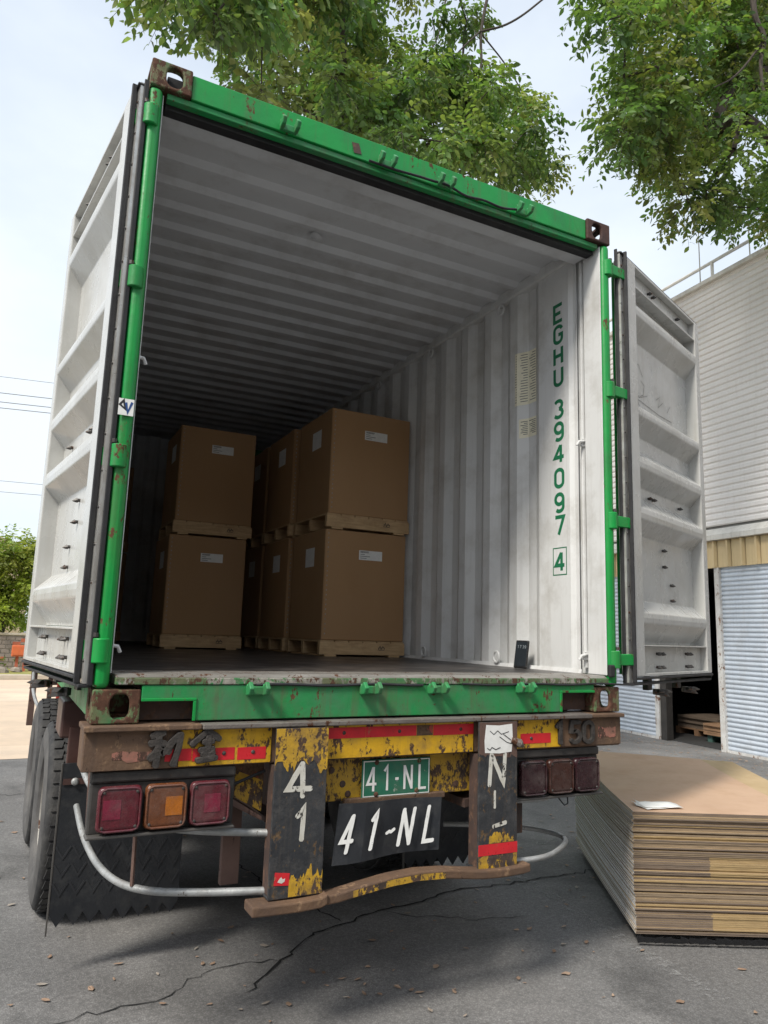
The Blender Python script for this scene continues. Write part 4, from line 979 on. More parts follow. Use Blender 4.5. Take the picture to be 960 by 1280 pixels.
for i in range(26):
    s = i/25*1.1; pa = A0+U*s+V*(-.006); pb2 = A0+U*(s+.044)+V*(-.008)
    z0_, z1_ = .052-random.uniform(0, .012), .05-random.uniform(0, .012)
    b.add([(pa.x, pa.y, z0_), (pb2.x, pb2.y, z1_), (pb2.x, pb2.y-.004, .018+random.uniform(0, .012)), (pa.x, pa.y-.004, .016)], [(0, 1, 2, 3)])
b.build('wrap_film', 'film_black', pb, recalc=False)
# plastic pouch with papers on top
pc = A0+U*.155+V*.13
for k, (mm, dx, dz, rot, lab) in enumerate((('paper_white', 0, 0, .30, 'lower white document sheet on top of the cardboard stack'), ('paper_white', .012, .004, .12, 'upper white document pouch on top of the cardboard stack'))):
    b = MB(); n = 6; vs = []
    ca, sa = math.cos(ua+rot), math.sin(ua+rot)
    for j in range(n+1):
        for i in range(n+1):
            x = (i/n-.5)*.215; y = (j/n-.5)*.135
            vs.append((x*ca-y*sa, x*sa+y*ca, .0015+.0030*math.sin(i*1.3+j*.7+k)**2+(.012 if (i == 0 and j > 4) else 0)))
    b.add(vs, [(j*(n+1)+i, j*(n+1)+i+1, (j+1)*(n+1)+i+1, (j+1)*(n+1)+i) for j in range(n) for i in range(n)])
    o = b.build('document', mm, None, solid=.0012, smooth=True, recalc=False, label=lab, cat='document'); o.location = (pc.x+dx, pc.y, ztop+.004+dz)
    b = MB()
    for q in range(5): b.box(-.05*ca, .03, -.03+q*.012, -.0285+q*.012, .0078, .0082)

# ------------------------------------------------------------------ warehouse on the right
wh = empty('warehouse', (7.95, 5.0, 0), 'white corrugated warehouse with roller shutters on the right', 'building')
hw_ = rad(5.0)
# local frame: s along the wall (away from camera), d into the building, z
MW = Matrix(((math.sin(hw_), math.cos(hw_), 0, 7.91-.14), (math.cos(hw_), -math.sin(hw_), 0, 4.57), (0, 0, 1, 0), (0, 0, 0, 1)))
S0, S1 = -9.0, 16.0
def wall_sheet(s0, s1, d=.0):
    pr = []; z = 3.26; pitch = .098
    while z < 7.12: pr += [(d, z), (d-.018, z+.018), (d-.018, z+.066), (d, z+.084)]; z += pitch
    pr.append((d, 7.13))
    b = MB(MW); b.sheet([(s0, q, z) for q, z in pr], (s1-s0, 0, 0)); return b.build('siding_sheet', 'siding', wh, recalc=False)
k = S0; i = 0
while k < S1-.1:
    wall_sheet(k, k+2.5-.006, .10+(.004 if i % 2 else 0)); MB(MW).box(k-.012, k+.012, .078, .084, 3.26, 7.12).build('seam_strip', 'siding', wh); k += 2.5; i += 1
MB(MW).box(S0, S1, .125, .2, 0, 7.1).box(S0, S1, .2, .25, 2.65, 7.1).build('wall_core', 'concrete', wh) if False else None
MB(MW).box(S0, S1, .13, .26, 2.66, 7.12).build('wall_core', 'concrete', wh)
MB(MW).box(S0, S1, .02, .30, 7.125, 7.20).build('roof_edge', 'ledge_white', wh, bevel=.01)
MB(MW).box(S0, S1, .301, 14, 7.05, 7.15).build('roof', 'roof_metal', wh)
b = MB(MW); b.prism([(-.10, 3.02), (-.10, 3.10), (.09, 3.22), (.125, 3.22), (.125, 3.02)], (S0, 0, 0), (0, 1, 0), (0, 0, 1), (S1-S0, 0, 0)); b.build('ledge', 'ledge_white', wh, bevel=.006)
fp = None; k = 0; s = S0
while s < S1-.01:
    if fp is None:
        b = MB(MW); b.prism([(0, -.015), (.018, -.06), (.05, -.06), (.068, -.015), (.236, -.015), (.236, .0), (0, .0)], (s, 0, 2.62), (1, 0, 0), (0, 1, 0), (0, 0, .395)); fp = b.build('fascia_panel', 'fascia', wh)
    else:
        c = fp.copy(); COL.objects.link(c); dd = MW.to_3x3() @ Vector((k*.25, 0, 0)); c.location = dd
    s += .25; k += 1
def shutter(s0, s1, z1=2.62):
    pr = []; z = .03
    while z < z1: pr += [(.0, z), (-.012, z+.010), (-.016, z+.026), (-.012, z+.042), (0, z+.052)]; z += .066
    b = MB(MW); b.sheet([(s0, .03+q, z) for q, z in pr], (s1-s0, 0, 0)); sh_ = b.build('roller_shutter', 'shutter', wh, recalc=False, smooth=False)
    b = MB(MW); b.box(s0, s1, .005, .05, 0, .035); b.build('bottom_bar', 'shutter_frame', sh_)
    return sh_
def guide(s, w=.09): MB(MW).box(s, s+w, -.025, .09, 0, 2.62).build('door_guide', 'shutter_frame', wh, bevel=.004)
shutter(-4.2, -.02); guide(-.02, .085); guide(-4.29)
shutter(1.36, 5.2); guide(1.27); guide(5.2); shutter(5.4, 9.3); guide(9.3)
MB(MW).box(1.14, 1.268, .0, .13, 0, 2.64).build('door_column', 'dark_steel', wh, bevel=.004)
MB(MW).box(S0, -4.3, .0, .12, 0, 2.62).build('wall_pier', 'concrete', wh); MB(MW).box(9.4, S1, .0, .12, 0, 2.62).build('wall_pier', 'concrete', wh)
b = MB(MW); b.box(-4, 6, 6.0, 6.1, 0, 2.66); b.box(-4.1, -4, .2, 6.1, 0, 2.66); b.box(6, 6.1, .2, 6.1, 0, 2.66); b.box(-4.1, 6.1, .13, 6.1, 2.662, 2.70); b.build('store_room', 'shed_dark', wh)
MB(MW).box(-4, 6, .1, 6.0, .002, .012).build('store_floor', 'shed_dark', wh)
# end faces of the building
MB(MW).box(S0-.1, S0, .0, 14, 0, 7.1).build('gable_wall', 'siding', wh); MB(MW).box(S1, S1+.1, .0, 14, 0, 7.1).build('gable_wall', 'siding', wh)
# roof railing
b = MB(MW)
rl = []
for zr in (8.02, 7.62): MB(MW).tube([(S0+.2, .9, zr), (S1-.2, .9, zr)], .03, 8).build('hand_rail', 'rail', wh, smooth=True)
for k, s in enumerate([-8.6+1.55*i for i in range(16)]):
    MB(MW).tube([(s, .9, 7.15), (s, .9, 8.02)], .028, 8).build('rail_post', 'rail', wh, smooth=True)
    if k % 5 == 2: MB(MW).tube([(s+.35, .9, 7.15), (s+.35, .9, 8.02)], .028, 8).build('rail_post', 'rail', wh, smooth=True)
for s, h in ((-.62, 8.55), (.35, 8.6)): MB(MW).tube([(s, .25, 7.0), (s, .25, h)], [.012, .006], 6).build('lightning_rod', 'rail', wh)
# goods inside the store
def inpt(s, d, z): return MW @ Vector((s, d, z))
def store_stack(s, d, w, dep, n, t, nm, lab, m, z0, cat='cardboard'):
    o = empty(nm, inpt(s, d, z0), lab, cat); z = z0
    for k in range(n):
        j = random.uniform(-.02, .02); b = MB(MW); b.box(s+j, s+w+j, d+j, d+dep+j, z, z+t*.9); b.build('board', m, o); z += t
    return z
def store_pallet(s, d, w, dep, lab, m, z0=.012):
    o = empty('storage_pallet', inpt(s, d, z0), lab, 'pallet')
    for q in range(3): MB(MW).box(s+q*(w-.09)/2, s+q*(w-.09)/2+.09, d, d+dep, z0, z0+.09).build('runner', m, o)
    for q in range(5): MB(MW).box(s, s+w, d+q*(dep-.1)/4, d+q*(dep-.1)/4+.1, z0+.0905, z0+.11).build('deck_board', m, o)
    return z0+.111
zz = store_pallet(.12, .55, .75, 1.0, 'green pallet at the dark shutter doorway', 'pallet_green')
zz = store_stack(.10, .5, .8, 1.05, 5, .035, 'board_pile', 'low pile of brown boards on the green pallet in the doorway', 'board_brown', zz)
zz = store_pallet(.30, 1.65, .85, 1.1, 'pallet deeper in the store carrying boxes', 'board_brown', .45)
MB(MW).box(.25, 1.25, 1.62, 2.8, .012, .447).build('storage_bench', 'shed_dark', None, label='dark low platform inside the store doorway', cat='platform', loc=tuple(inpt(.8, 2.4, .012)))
zz = store_stack(.28, 1.62, .9, 1.1, 7, .10, 'carton_pile', 'grey brown pile of flat cartons inside the doorway', 'board_tan', zz)
zz = store_pallet(1.0, .9, .9, .8, 'dark pallet beside the door column', 'board_brown')
zz = store_stack(1.0, .9, .85, .8, 5, .04, 'board_pile', 'dark boards piled beside the door column', 'board_dark', zz)

# unseen building added behind the camera to keep sky light out of the container
ow = empty('added_blocker_building', (0, -10.5, 0), 'added unseen building blocking sky light from the container interior', 'building')
MB().box(-11, 16, -18, -10.5, 0, 6.6).build('wall', 'plaster_tan', ow)
MB().box(-11.2, 16.2, -18.2, -10.3, 6.601, 6.85).build('roof', 'roof_metal', ow, bevel=.02)
for x in (-8, -2.5, 3, 8.5):
    d_ = MB().box(x, x+3.4, -10.5, -10.44, .02, 3.3).build('shutter_door', 'shutter', ow, bevel=.01); MB().box(x-.1, x+3.5, -10.5, -10.40, 3.301, 3.42).build('lintel', 'concrete', d_)
# ------------------------------------------------------------------ far left: wall, tree, house, wires
bw = empty('brick_wall', (-4, 22.5, 0), 'low grey brick garden wall behind the verge at far left', 'wall')
MB().box(-14, 3.2, 22.52, 22.7, 0, 1.10).build('wall_core', 'mortar', bw)
MB().box(-14.05, 3.25, 22.46, 22.76, 1.101, 1.17).build('coping', 'kerb', bw, bevel=.01)
pb_ = None; cnt = 0
for r in range(8):
    for c in range(22):
        x = -3.6+c*.235+(.117 if r % 2 else 0); z = .05+r*.13
        if pb_ is None:
            pb_ = MB().box(x, x+.215, 22.495, 22.52, z, z+.108).build('brick', 'brick', bw, bevel=.004); x00, z00 = x, z
        else:
            q = pb_.copy(); COL.objects.link(q); q.location = (x-x00, random.uniform(-.004, .004), z-z00)
m2 = MB()
for r in range(8):
    for c in range(52):
        x = -14+c*.235+(.117 if r % 2 else 0)
        if x > -3.65: continue
        m2.box(x, x+.215, 22.497, 22.52, .05+r*.13, .158+r*.13)
m2.build('brick_rows', 'brick', bw, kind='stuff')
for k, (x, z) in enumerate(((-.98, .9), (-1.6, .35), (-.62, .38), (-1.2, .8))):
    c = MB().box(x, x+.215, 22.488, 22.494, z, z+.108).build('brick', 'brick_red', bw)
ob = empty('utility_box', (-1.0, 21.2, .1), 'orange red metal box on a post in front of the brick wall', 'box')
b = MB(); b.box(-1.22, -.72, 21.1, 21.35, .52, .84); b.build('cabinet', 'orange_box', ob, bevel=.02)
b = MB(); b.box(-1.19, -.75, 21.085, 21.099, .56, .80); b.build('cabinet_door', 'orange_box', ob, bevel=.005)
b = MB(); b.box(-1.10, -1.02, 21.2, 21.28, .1, .52); b.box(-.9, -.82, 21.2, 21.28, .1, .52); b.build('post', 'brick_red', ob)
hs = empty('house', (-8, 34, 0), 'tan plastered house with flat roof behind the garden wall', 'house')
MB().box(-16, -.7, 33, 42, 0, 4.35).build('wall', 'plaster_tan', hs)
MB().box(-16.3, -.4, 32.7, 42.3, 4.351, 4.5).build('roof', 'kerb', hs, bevel=.02)
b = MB(); b.prism([(-.5, 4.501), (-4.2, 6.1), (-8.2, 4.501)], (0, 33, 0), (1, 0, 0), (0, 0, 1), (0, 9, 0)); b.build('gable_roof', 'plaster_tan', hs)
for x in (-3.6, -6.2, -9.5, -12.5):
    w = MB().box(x, x+1.0, 32.93, 33.0, 2.7, 3.9).build('window', 'kerb', hs); MB().box(x+.08, x+.92, 32.9, 32.929, 2.78, 3.82).build('pane', 'window_dark', w)
for k, (ya, za, zb_) in enumerate(((40, 14.43, .1), (40, 13.62, .1), (40, 13.2, .1), (40, 12.95, .1), (40, 9.0, .03), (40, 8.45, .03))):
    pts = []
    for i in range(41):
        x = -40+i*1.5; t = (x+10)/30; pts.append((x, ya+.3*k, za+ (x+2.8)*zb_*.4+.5*t*t-.04))
    MB().tube(pts, .022 if k in (1, 2, 3) else .014, 5).build('power_line', 'wire', None, loc=(-10, 40, za),
        label=('highest thin', 'upper of the three close', 'middle of the three close', 'lowest of the three close', 'upper of the low pair of', 'bottommost of the low pair of')[k]+' grey overhead power lines at left', cat='power line', group='overhead power lines')

# ------------------------------------------------------------------ trees
def leaves_mesh(name, P, D, Nn, Ln, Wd, tint, parent, m='leaf'):
    """P base points, D directions, Nn normals; each leaf a folded blade of 4 triangles"""
    n = len(P); side = np.cross(D, Nn); side /= np.linalg.norm(side, axis=1)[:, None]+1e-9
    L_ = Ln[:, None]; w = Wd[:, None]
    v = np.empty((n, 6, 3)); v[:, 0] = P; v[:, 1] = P+D*L_*.38+side*w*.5+Nn*w*.10; v[:, 2] = P+D*L_*.72+side*w*.36+Nn*w*.02-Nn*L_*.05
    v[:, 3] = P+D*L_-Nn*L_*.16; v[:, 4] = P+D*L_*.72-side*w*.36-Nn*L_*.05+Nn*w*.02; v[:, 5] = P+D*L_*.38-side*w*.5+Nn*w*.10
    F = np.array([[0, 1, 5], [1, 2, 4], [1, 4, 5], [2, 3, 4]]); f = (np.arange(n)[:, None, None]*6+F[None]).reshape(-1, 3)
    me = bpy.data.meshes.new(name); me.vertices.add(n*6); me.vertices.foreach_set('co', v.reshape(-1).astype(np.float32))
    me.loops.add(len(f)*3); me.loops.foreach_set('vertex_index', f.reshape(-1).astype(np.int32))
    me.polygons.add(len(f)); me.polygons.foreach_set('loop_start', (np.arange(len(f))*3).astype(np.int32)); me.polygons.foreach_set('loop_total', np.full(len(f), 3, np.int32))
    me.update()
    a = me.color_attributes.new('tint', 'FLOAT_COLOR', 'POINT'); c = np.ones((n, 6, 4), np.float32); c[:, :, :3] = tint[:, None, :]; a.data.foreach_set('color', c.reshape(-1))
    me.materials.append(MATS[m]); me.validate()
    o = bpy.data.objects.new(name, me); COL.objects.link(o); o.parent = parent
    return o
def norm(a): return a/(np.linalg.norm(a, axis=1)[:, None]+1e-9)
def sprays(clumps, per, leaf_l, nl, pal, droop=.5, spread=1.0):
    P = []; D = []; T = []; tw = []
    pal = np.array(pal)
    for (x, y, z, r) in clumps:
        cb = RNG.uniform(.55, 1.2); c = np.array([x, y, z]); base_t = pal[RNG.integers(len(pal))]
        for k in range(max(3, int(per*(r/.3)**1.6))):
            d = RNG.normal(size=3); d /= np.linalg.norm(d); s = c+d*r*spread*RNG.uniform(.05, .85)
            dr = d*.9+np.array([RNG.normal()*.3, RNG.normal()*.3, -droop]); dr /= np.linalg.norm(dr)
            ln = RNG.uniform(.7, 1.25)*nl*leaf_l*.36; t0 = base_t*.6+pal[RNG.integers(len(pal))]*.4
            q = s.copy(); tw.append((s, s+dr*ln+np.array([0, 0, -.15*ln])))
            for i in range(nl):
                f = (i+.5)/nl; pos = s+dr*ln*f+np.array([0, 0, -.15*ln*f*f])
                sd = np.cross(dr, [0, 0, 1.0]); sd /= np.linalg.norm(sd)+1e-9
                ld = dr*.45+sd*(1 if i % 2 else -1)*.85+np.array([0, 0, -.35*droop-.1])+RNG.normal(size=3)*.22
                P.append(pos); D.append(ld); T.append(t0*cb*RNG.uniform(.7, 1.3))
    P = np.array(P); D = norm(np.array(D)); T = np.array(T)
    up = np.array([0, 0, 1.0])+RNG.normal(size=(len(P), 3))*.55; Nn = norm(up-D*np.sum(up*D, axis=1)[:, None])
    L_ = leaf_l*RNG.uniform(.6, 1.35, len(P)); return P, D, Nn, L_, L_*RNG.uniform(.42, .56, len(P)), T, tw
def tree(name, label, base, trunk_pts, r0, clumps, per, leaf_l, nl, pal, droop, hero=(), spread=1.0):
    root = empty(name, base, label, 'tree'); o0 = np.array(base)
    cl = [(x-o0[0], y-o0[1], z-o0[2], r) for x, y, z, r in clumps]
    P, D, Nn, L_, Wd, T, tw = sprays(cl, per, leaf_l, nl, pal, droop, spread)
    leaves_mesh('crown', P, D, Nn, L_, Wd, T, root)
    b = MB(); n = len(trunk_pts); b.tube([Vector(q) for q in smoothp(trunk_pts, 2)], [r0*(1-.6*i/(len(smoothp(trunk_pts, 2))-1)) for i in range(len(smoothp(trunk_pts, 2)))], 12)
    b.build('trunk', 'bark', root, smooth=True)
    # limbs: greedy tree from trunk top through the clumps
    top = np.array(trunk_pts[-1]); nodes = [(top, 0, r0*.42)]; C_ = sorted([np.array(c[:3]) for c in clumps], key=lambda q: np.linalg.norm(q-top)); lim = MB(); par = []
    ch = {0: 0}; parent = {}
    pts = [top]
    for q in C_:
        j = min(range(len(pts)), key=lambda i: np.linalg.norm(pts[i]-q)+.25*np.linalg.norm(pts[i]-top)*.3); parent[len(pts)] = j; pts.append(q)
    wgt = [0]*len(pts)
    for i in range(len(pts)-1, 0, -1):
        k = i
        wgt[i] += 1
        wgt[parent[i]] += wgt[i]
    for i in range(1, len(pts)):
        a, c = Vector(pts[parent[i]]), Vector(pts[i]); md = a.lerp(c, .5)+Vector((random.gauss(0, .06), random.gauss(0, .06), random.uniform(-.02, .12)))*(c-a).length*.8
        ra = min(.0065*math.sqrt(wgt[parent[i]]), r0*.5) if parent[i] else min(.0065*math.sqrt(wgt[i])*1.15, r0*.5); rc = .0065*math.sqrt(wgt[i])
        lim.tube([a, md, c], [min(ra, rc*1.35), (min(ra, rc*1.35)+rc)/2, rc], 6, caps=False)
    lim.build('limbs', 'bark', root, smooth=True)
    t2 = MB()
    for i, (a, c) in enumerate(tw):
        if i % 2 == 0: t2.tube([Vector(a+o0), Vector(c+o0)], [.004, .0015], 3, caps=False)
    t2.build('twigs', 'bark', root, kind='stuff', recalc=False)
    for h in hero: MB().tube(smoothp(h[0], 3), h[1] if not isinstance(h[1], tuple) else [h[1][0]+(h[1][1]-h[1][0])*i/(len(smoothp(h[0], 3))-1) for i in range(len(smoothp(h[0], 3)))], 8).build('branch', 'bark', root, smooth=True)
    return root
CL1= [(3.61,4.8,8.05,0.27),(0.48,3.35,7.95,0.4),(4.02,4.42,7.83,0.31),(2.37,5.93,10.31,0.23),(1.17,3.83,7.6,0.28),(3.54,4.77,9.06,0.26),(2.18,5.5,9.99,0.34),(2.22,3.89,8.0,0.34),(2.85,5.68,9.92,0.25),(2.75,4.44,7.39,0.32),(1.28,5.86,10.49,0.37),(0.61,3.21,7.86,0.26),(1.72,5.86,8.53,0.28),(2.15,4.75,7.72,0.34),(-0.53,2.36,6.24,0.26),(0.59,4.49,8.05,0.34),(1.65,4.86,7.64,0.28),(0.88,3.33,8.12,0.32),(1.78,5.46,8.52,0.31),(2.09,5.11,8.76,0.26),(1.45,3.79,7.02,0.4),(-0.4,2.32,6.59,0.26),(2.75,4.9,8.85,0.3),(-0.01,3.5,6.72,0.26),(0.25,3.2,7.37,0.23),(1.85,5.56,10.38,0.37),(1.96,6.14,9.85,0.29),(-0.37,3.0,7.18,0.3),(1.86,5.97,10.2,0.39),(2.52,3.79,7.31,0.28),(2.43,4.24,7.34,0.3),(1.99,4.96,8.23,0.36),(3.35,4.67,9.02,0.38),(0.33,3.42,7.97,0.25),(0.86,4.97,7.9,0.27),(3.57,4.72,8.47,0.34),(1.68,5.02,9.96,0.25),(3.88,4.23,7.82,0.32),(2.81,4.82,8.74,0.35),(-0.33,2.71,6.91,0.32),(-0.18,3.33,7.33,0.39),(1.97,5.47,9.37,0.35),(1.4,5.61,8.64,0.32),(1.81,5.22,9.59,0.32),(1.29,5.46,9.64,0.37),(-0.37,2.97,6.92,0.25),(5.46,5.79,9.15,0.29),(0.71,3.32,7.87,0.34),(2.51,5.97,9.25,0.27),(0.99,4.07,8.53,0.35),(4.09,5.06,8.5,0.32),(1.69,4.96,9.8,0.4),(2.91,4.57,8.79,0.38),(2.74,3.33,7.6,0.32),(-1.05,2.43,6.37,0.34),(0.48,4.45,8.63,0.29),(2.25,3.95,7.72,0.35),(2.8,4.62,8.93,0.25),(-0.1,2.8,6.82,0.31),(2.52,5.32,9.43,0.22),(1.03,4.29,8.91,0.31),(1.02,5.96,10.34,0.25),(3.0,4.74,9.1,0.34),(1.27,4.24,7.89,0.24),(2.61,3.21,6.82,0.28),(4.69,6.08,10.31,0.37),(0.23,3.59,8.06,0.22),(1.56,3.65,7.13,0.37),(1.68,5.25,8.33,0.26),(1.17,3.99,8.62,0.3),(3.09,4.94,9.17,0.36),(0.96,4.94,9.71,0.39),(1.85,3.52,7.5,0.31),(-0.96,2.74,6.64,0.25),(3.22,3.66,7.1,0.38),(-0.07,2.58,5.85,0.29),(4.28,4.71,8.98,0.35),(2.38,3.53,6.94,0.25),(1.19,4.1,7.51,0.32),(1.97,4.3,7.31,0.3),(-1.11,2.41,6.3,0.38),(3.61,5.67,9.44,0.25),(1.04,5.85,8.56,0.32),(-0.85,2.35,6.39,0.36),(3.74,4.67,8.38,0.31),(3.36,4.8,8.76,0.32),(-0.74,3.57,7.38,0.35),(1.84,3.93,7.59,0.25),(0.87,3.34,6.99,0.24),(1.64,5.88,9.12,0.29),(3.9,6.18,8.9,0.36),(3.44,4.39,7.32,0.28),(3.68,5.39,9.73,0.22),(2.08,3.24,6.65,0.28),(3.99,5.63,9.43,0.39),(1.55,3.25,6.57,0.34),(2.57,3.46,6.91,0.33),(1.32,6.24,10.63,0.25),(4.23,4.65,7.59,0.24),(1.65,5.64,8.78,0.4),(-0.2,3.58,7.85,0.22),(5.84,5.99,9.23,0.29),(5.45,6.08,10.44,0.36),(-0.53,3.08,7.15,0.22),(2.34,5.82,9.26,0.37),(0.92,4.84,9.48,0.28),(1.29,4.64,9.11,0.27),(2.28,6.03,9.85,0.34),(1.71,5.77,9.12,0.33),(3.55,3.58,7.62,0.33),(1.47,5.64,9.0,0.32),(2.84,5.47,9.49,0.25),(5.27,6.03,9.28,0.39),(4.34,4.66,8.22,0.24),(2.09,5.05,8.45,0.37),(3.42,4.19,8.47,0.38),(2.46,5.39,8.15,0.34),(3.97,6.03,9.86,0.23),(-0.25,2.39,6.61,0.4),(-0.32,3.02,6.99,0.32),(4.17,5.98,11.37,0.25),(3.12,4.87,10.78,0.29),(2.62,5.6,10.01,0.23),(2.39,4.05,8.98,0.22),(3.72,5.35,10.62,0.28),(2.2,5.77,10.94,0.27),(1.88,4.38,9.67,0.23),(4.26,5.95,11.42,0.23),(2.78,5.63,10.93,0.27)]
CL2= [(5.87,2.49,9.0,0.39),(8.69,3.88,11.25,0.43),(6.19,4.23,8.47,0.34),(4.09,2.63,7.79,0.37),(7.22,3.66,7.83,0.4),(8.6,3.73,11.44,0.37),(7.16,2.76,9.95,0.32),(5.0,2.84,7.25,0.46),(7.58,3.53,10.43,0.42),(5.67,2.85,6.84,0.32),(4.86,2.46,6.41,0.34),(8.19,4.07,12.0,0.38),(3.67,2.51,8.6,0.32),(5.71,2.34,7.74,0.47),(8.25,4.16,11.2,0.46),(6.84,3.25,7.5,0.44),(6.86,2.81,7.09,0.33),(7.48,4.09,10.01,0.38),(6.8,2.57,7.68,0.33),(5.1,2.66,8.67,0.34),(4.91,2.43,8.6,0.45),(5.73,2.76,7.8,0.38),(7.44,3.15,10.11,0.32),(6.03,3.9,10.86,0.48),(9.21,3.98,12.27,0.32),(4.14,2.48,7.2,0.48),(6.85,3.29,9.4,0.4),(6.18,4.2,10.07,0.33),(4.34,2.23,7.34,0.36),(4.4,2.23,8.76,0.3),(7.72,4.3,12.4,0.41),(6.93,3.32,10.98,0.34),(6.83,2.64,9.06,0.38),(5.73,3.92,10.47,0.34),(8.85,4.1,9.15,0.43),(7.28,2.95,9.04,0.45),(5.54,4.02,9.33,0.37),(5.71,2.66,9.38,0.48),(3.48,2.24,7.94,0.31),(6.26,4.14,8.81,0.48),(4.91,3.09,8.07,0.38),(8.28,3.84,10.3,0.45),(4.37,2.4,7.89,0.42),(8.34,3.53,10.51,0.38),(8.08,4.02,11.82,0.37),(4.97,3.08,8.27,0.38),(5.94,2.55,8.79,0.44),(4.62,2.58,7.46,0.42),(7.45,4.25,9.22,0.31),(5.58,3.01,10.03,0.42),(8.58,4.17,11.34,0.47),(8.25,3.58,9.98,0.39),(7.29,3.18,10.42,0.42),(5.53,3.44,8.22,0.32),(7.71,4.35,9.75,0.33),(7.91,3.45,9.94,0.41),(7.0,4.02,9.87,0.44),(6.56,4.33,8.54,0.42),(4.61,3.15,7.59,0.33),(5.11,2.99,8.28,0.41),(5.7,2.87,7.13,0.41),(6.85,4.09,11.37,0.41),(5.75,3.35,8.49,0.37),(5.43,3.03,7.02,0.44),(5.62,2.41,7.32,0.36),(7.39,3.78,9.98,0.34),(5.28,3.13,8.2,0.32),(4.97,2.55,9.33,0.43),(6.04,2.65,8.58,0.34),(5.49,3.34,8.35,0.32),(6.75,3.6,11.31,0.34),(7.94,3.29,8.82,0.32),(5.85,4.25,10.19,0.39),(5.42,2.98,8.28,0.42),(6.16,3.77,8.75,0.42),(5.5,3.63,8.44,0.34),(4.65,2.66,7.3,0.44),(10.23,4.39,13.75,0.39),(7.03,3.23,9.0,0.31),(4.96,3.39,10.09,0.42),(7.49,2.92,10.03,0.34),(7.06,4.28,10.16,0.31),(6.53,3.81,10.07,0.36),(6.69,2.56,6.79,0.36),(5.32,3.36,8.76,0.45),(9.04,3.88,9.01,0.38),(6.04,2.65,8.84,0.43),(6.63,3.39,8.62,0.35),(8.48,3.84,8.57,0.33),(6.58,2.33,9.59,0.34),(3.87,2.47,6.93,0.44),(7.01,4.01,9.07,0.36),(8.5,3.65,10.03,0.44),(6.14,3.45,10.51,0.48),(7.0,3.53,9.96,0.44),(8.01,3.85,10.24,0.39),(6.29,4.34,9.71,0.43),(6.86,3.63,8.91,0.38),(5.94,2.6,9.56,0.31),(4.52,2.77,8.85,0.41),(3.87,2.83,9.08,0.48),(8.21,3.62,7.99,0.38),(6.4,3.04,7.16,0.4),(7.02,4.11,11.86,0.45),(6.8,2.72,9.86,0.39),(3.8,2.22,8.1,0.33),(6.28,2.3,9.71,0.48)]

PAL1 = [(.16, .255, .07), (.13, .225, .07), (.22, .28, .08), (.10, .19, .065), (.29, .30, .10), (.12, .23, .065)]
PAL2 = [(.14, .235, .065), (.11, .205, .06), (.18, .255, .07), (.13, .22, .065), (.25, .26, .08), (.09, .175, .055)]
def ext(n, lo, hi, rr):
    return [(*[round(random.uniform(lo[i], hi[i]), 2) for i in range(3)], random.uniform(*rr)) for _ in range(n)]
CL1 = [c for c in CL1 if c[0] > -1.0]
PAL1 = [tuple(q*.84 for q in t) for t in PAL1]; PAL2 = [tuple(q*.86 for q in t) for t in PAL2]
tree('leafy_tree', 'leafy tree hanging over the container roof, its bright leaves above the green header', (1.6, 8.6, 0),
     [(1.6, 8.6, 0), (1.7, 8.55, 2.5), (1.9, 8.3, 5.0), (2.3, 7.6, 8.2)], .24, CL1+ext(24, (-1.5, 4.5, 11.2), (3.5, 9.5, 12.8), (.35, .5)), 30, .090, 9, PAL1, .6, spread=.85, hero=[([(3.66, 4.6, 10.68), (3.46, 4.6, 9.7), (3.51, 4.6, 9.16), (3.35, 4.6, 8.55), (3.11, 4.6, 7.81)], (.026, .008)), ([(4.56, 4.4, 10.69), (3.86, 4.4, 9.84), (3.46, 4.6, 9.7)], (.012, .018)), ([(3.46, 4.6, 9.7), (3.1, 4.5, 9.2), (2.84, 4.4, 8.78), (2.49, 4.4, 8.29)], (.013, .005)), ([(2.82, 4.4, 9.96), (2.71, 4.4, 9.2), (2.6, 4.4, 8.91)], (.014, .006)), ([(3.46, 4.6, 9.7), (4.01, 4.6, 9.31), (4.43, 4.6, 8.72)], (.013, .005))])
tree('overhanging_tree', 'darker green tree hanging in from the top right over the warehouse', (7.0, .7, 0),
     [(7.0, .7, 0), (7.05, .75, 2.5), (7.1, 1.0, 5.0), (7.0, 1.6, 7.4)], .26, CL2+ext(22, (7.0, 1.5, 10.8), (10.0, 4.5, 12.8), (.4, .55)), 25, .085, 9, PAL2, .4, spread=.85, hero=[([(5.97, 2.2, 10.2), (5.85, 2.25, 9.15), (6.05, 2.2, 8.86), (5.87, 2.2, 8.43), (5.95, 2.2, 7.9)], (.045, .012)), ([(6.0, 2.2, 8.8), (5.6, 2.3, 8.2), (5.3, 2.4, 8.0)], (.018, .006))])
bc = [(-2.9+2.3*math.cos(a)*q, 23.6+1.2*math.sin(a)*q, 2.75+1.3*h, .5) for a, q, h in [(random.uniform(0, 6.28), random.uniform(.2, 1.05), random.uniform(-.85, .9)) for _ in range(70)]]
bc = [(x, y, min(z, 4.2-.22*abs(x+1.9)), r) for x, y, z, r in bc]
PAL3 = [(.28, .34, .06), (.22, .30, .05), (.16, .24, .045), (.33, .36, .08)]
tree('garden_tree', 'bright bushy garden tree behind the brick wall at far left', (-1.9, 23.6, 0),
     [(-1.9, 23.6, 0), (-1.8, 23.55, .7), (-1.5, 23.5, 1.2), (-1.6, 23.5, 2.0)], .17, bc, 26, .13, 8, PAL3, .3)
bc = [(-8.5+2.2*math.cos(a)*q, 24.6+1.2*math.sin(a)*q, 3.2+1.2*h, .5) for a, q, h in [(random.uniform(0, 6.28), random.uniform(.2, 1.05), random.uniform(-.8, .9)) for _ in range(45)]]
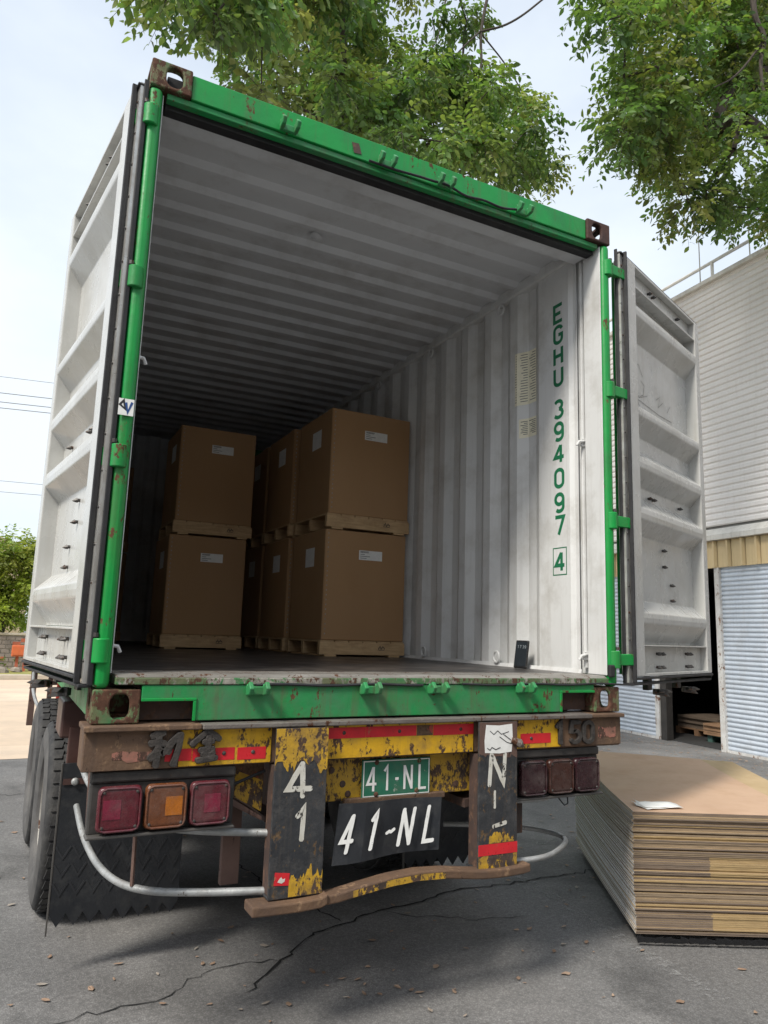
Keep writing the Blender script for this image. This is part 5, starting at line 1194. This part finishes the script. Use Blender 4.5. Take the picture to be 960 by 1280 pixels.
tree('garden_tree', 'second garden tree further left behind the brick wall', (-8.5, 24.6, 0), [(-8.5, 24.6, 0), (-8.4, 24.6, 1.2), (-8.5, 24.6, 2.4)], .17, bc, 18, .15, 8, PAL3, .3)
def bush(label, c, r, n):
    root = empty('low_bush', (c[0], c[1], .1), label, 'bush')
    cl = [(r*math.cos(a)*q, r*.6*math.sin(a)*q, .12+r*.5*h, .16) for a, q, h in [(random.uniform(0, 6.28), random.uniform(0, 1), random.uniform(0, 1)) for _ in range(n)]]
    P, D, Nn, L_, Wd, T, tw = sprays(cl, 16, .09, 6, PAL2, .0)
    leaves_mesh('foliage', P, D, Nn, L_, Wd, T, root)
    b = MB(); [b.tube([(c[0], c[1], .1), (c[0]+q[0]*.8, c[1]+q[1]*.8, .1+q[2])], [.012, .004], 5) for q in cl[:6]]; b.build('stem', 'bark', root)
bush('low green bush in front of the brick wall at the left frame edge', (-1.75, 21.4), .55, 12)
bush('small green bush further left along the brick wall', (-4.2, 21.6), .6, 10)
for (x, y, s, lab) in ((-1.45, 20.6, .22, 'rough brown stone on the verge beside the low bush'), (-1.05, 20.9, .16, 'smaller brown stone on the verge below the orange box')):
    b = MB(); b.lathe([(0, .55*s), (.5*s, .5*s), (.95*s, .2*s), (1.1*s, -.3*s), (0, -.35*s)], (x, y, .15), (.2, .1, 1), 7); b.build('stone', 'stone', None, loc=(x, y, .1), label=lab, cat='stone')

# ------------------------------------------------------------------ fallen leaves
def litter(n, fn, name, label):
    b = MB()
    for i in range(n):
        x, y = fn(); a = random.uniform(0, 6.28); s = random.uniform(.009, .026); w = s*random.uniform(.4, .65); c1, s1 = math.cos(a), math.sin(a)
        h = [random.uniform(.001, .006) for _ in range(6)]; pts = [(-s, 0), (-.3*s, w), (.5*s, .7*w), (s, 0), (.5*s, -.7*w), (-.3*s, -w)]
        b.add([(x+p*c1-q*s1, y+p*s1+q*c1, .004+h[k]) for k, (p, q) in enumerate(pts)], [(0, 1, 2, 3), (0, 3, 4, 5)], random.choice((0, 0, 1)))
    b.build(name, ['leaf_dry', 'leaf_dry2'], None, recalc=False, label=label, cat='leaves', kind='stuff')
def near():
    return random.uniform(-3.5, 5), random.uniform(-1.2, 4.2)
litter(430, near, 'fallen_leaves', 'dry brown leaves scattered over the near asphalt')
def front():
    return random.gauss(.1, .55), random.gauss(.35, .32)
litter(38, front, 'fallen_leaves', 'dry leaves lying along the crack before the trailer')
def far():
    s = random.uniform(-3, 9); d = -abs(random.gauss(0, .9))-.05; q = MW @ Vector((s, d, 0)); return q.x, q.y
litter(1500, far, 'fallen_leaves', 'thick dry leaf litter along the warehouse shutters')
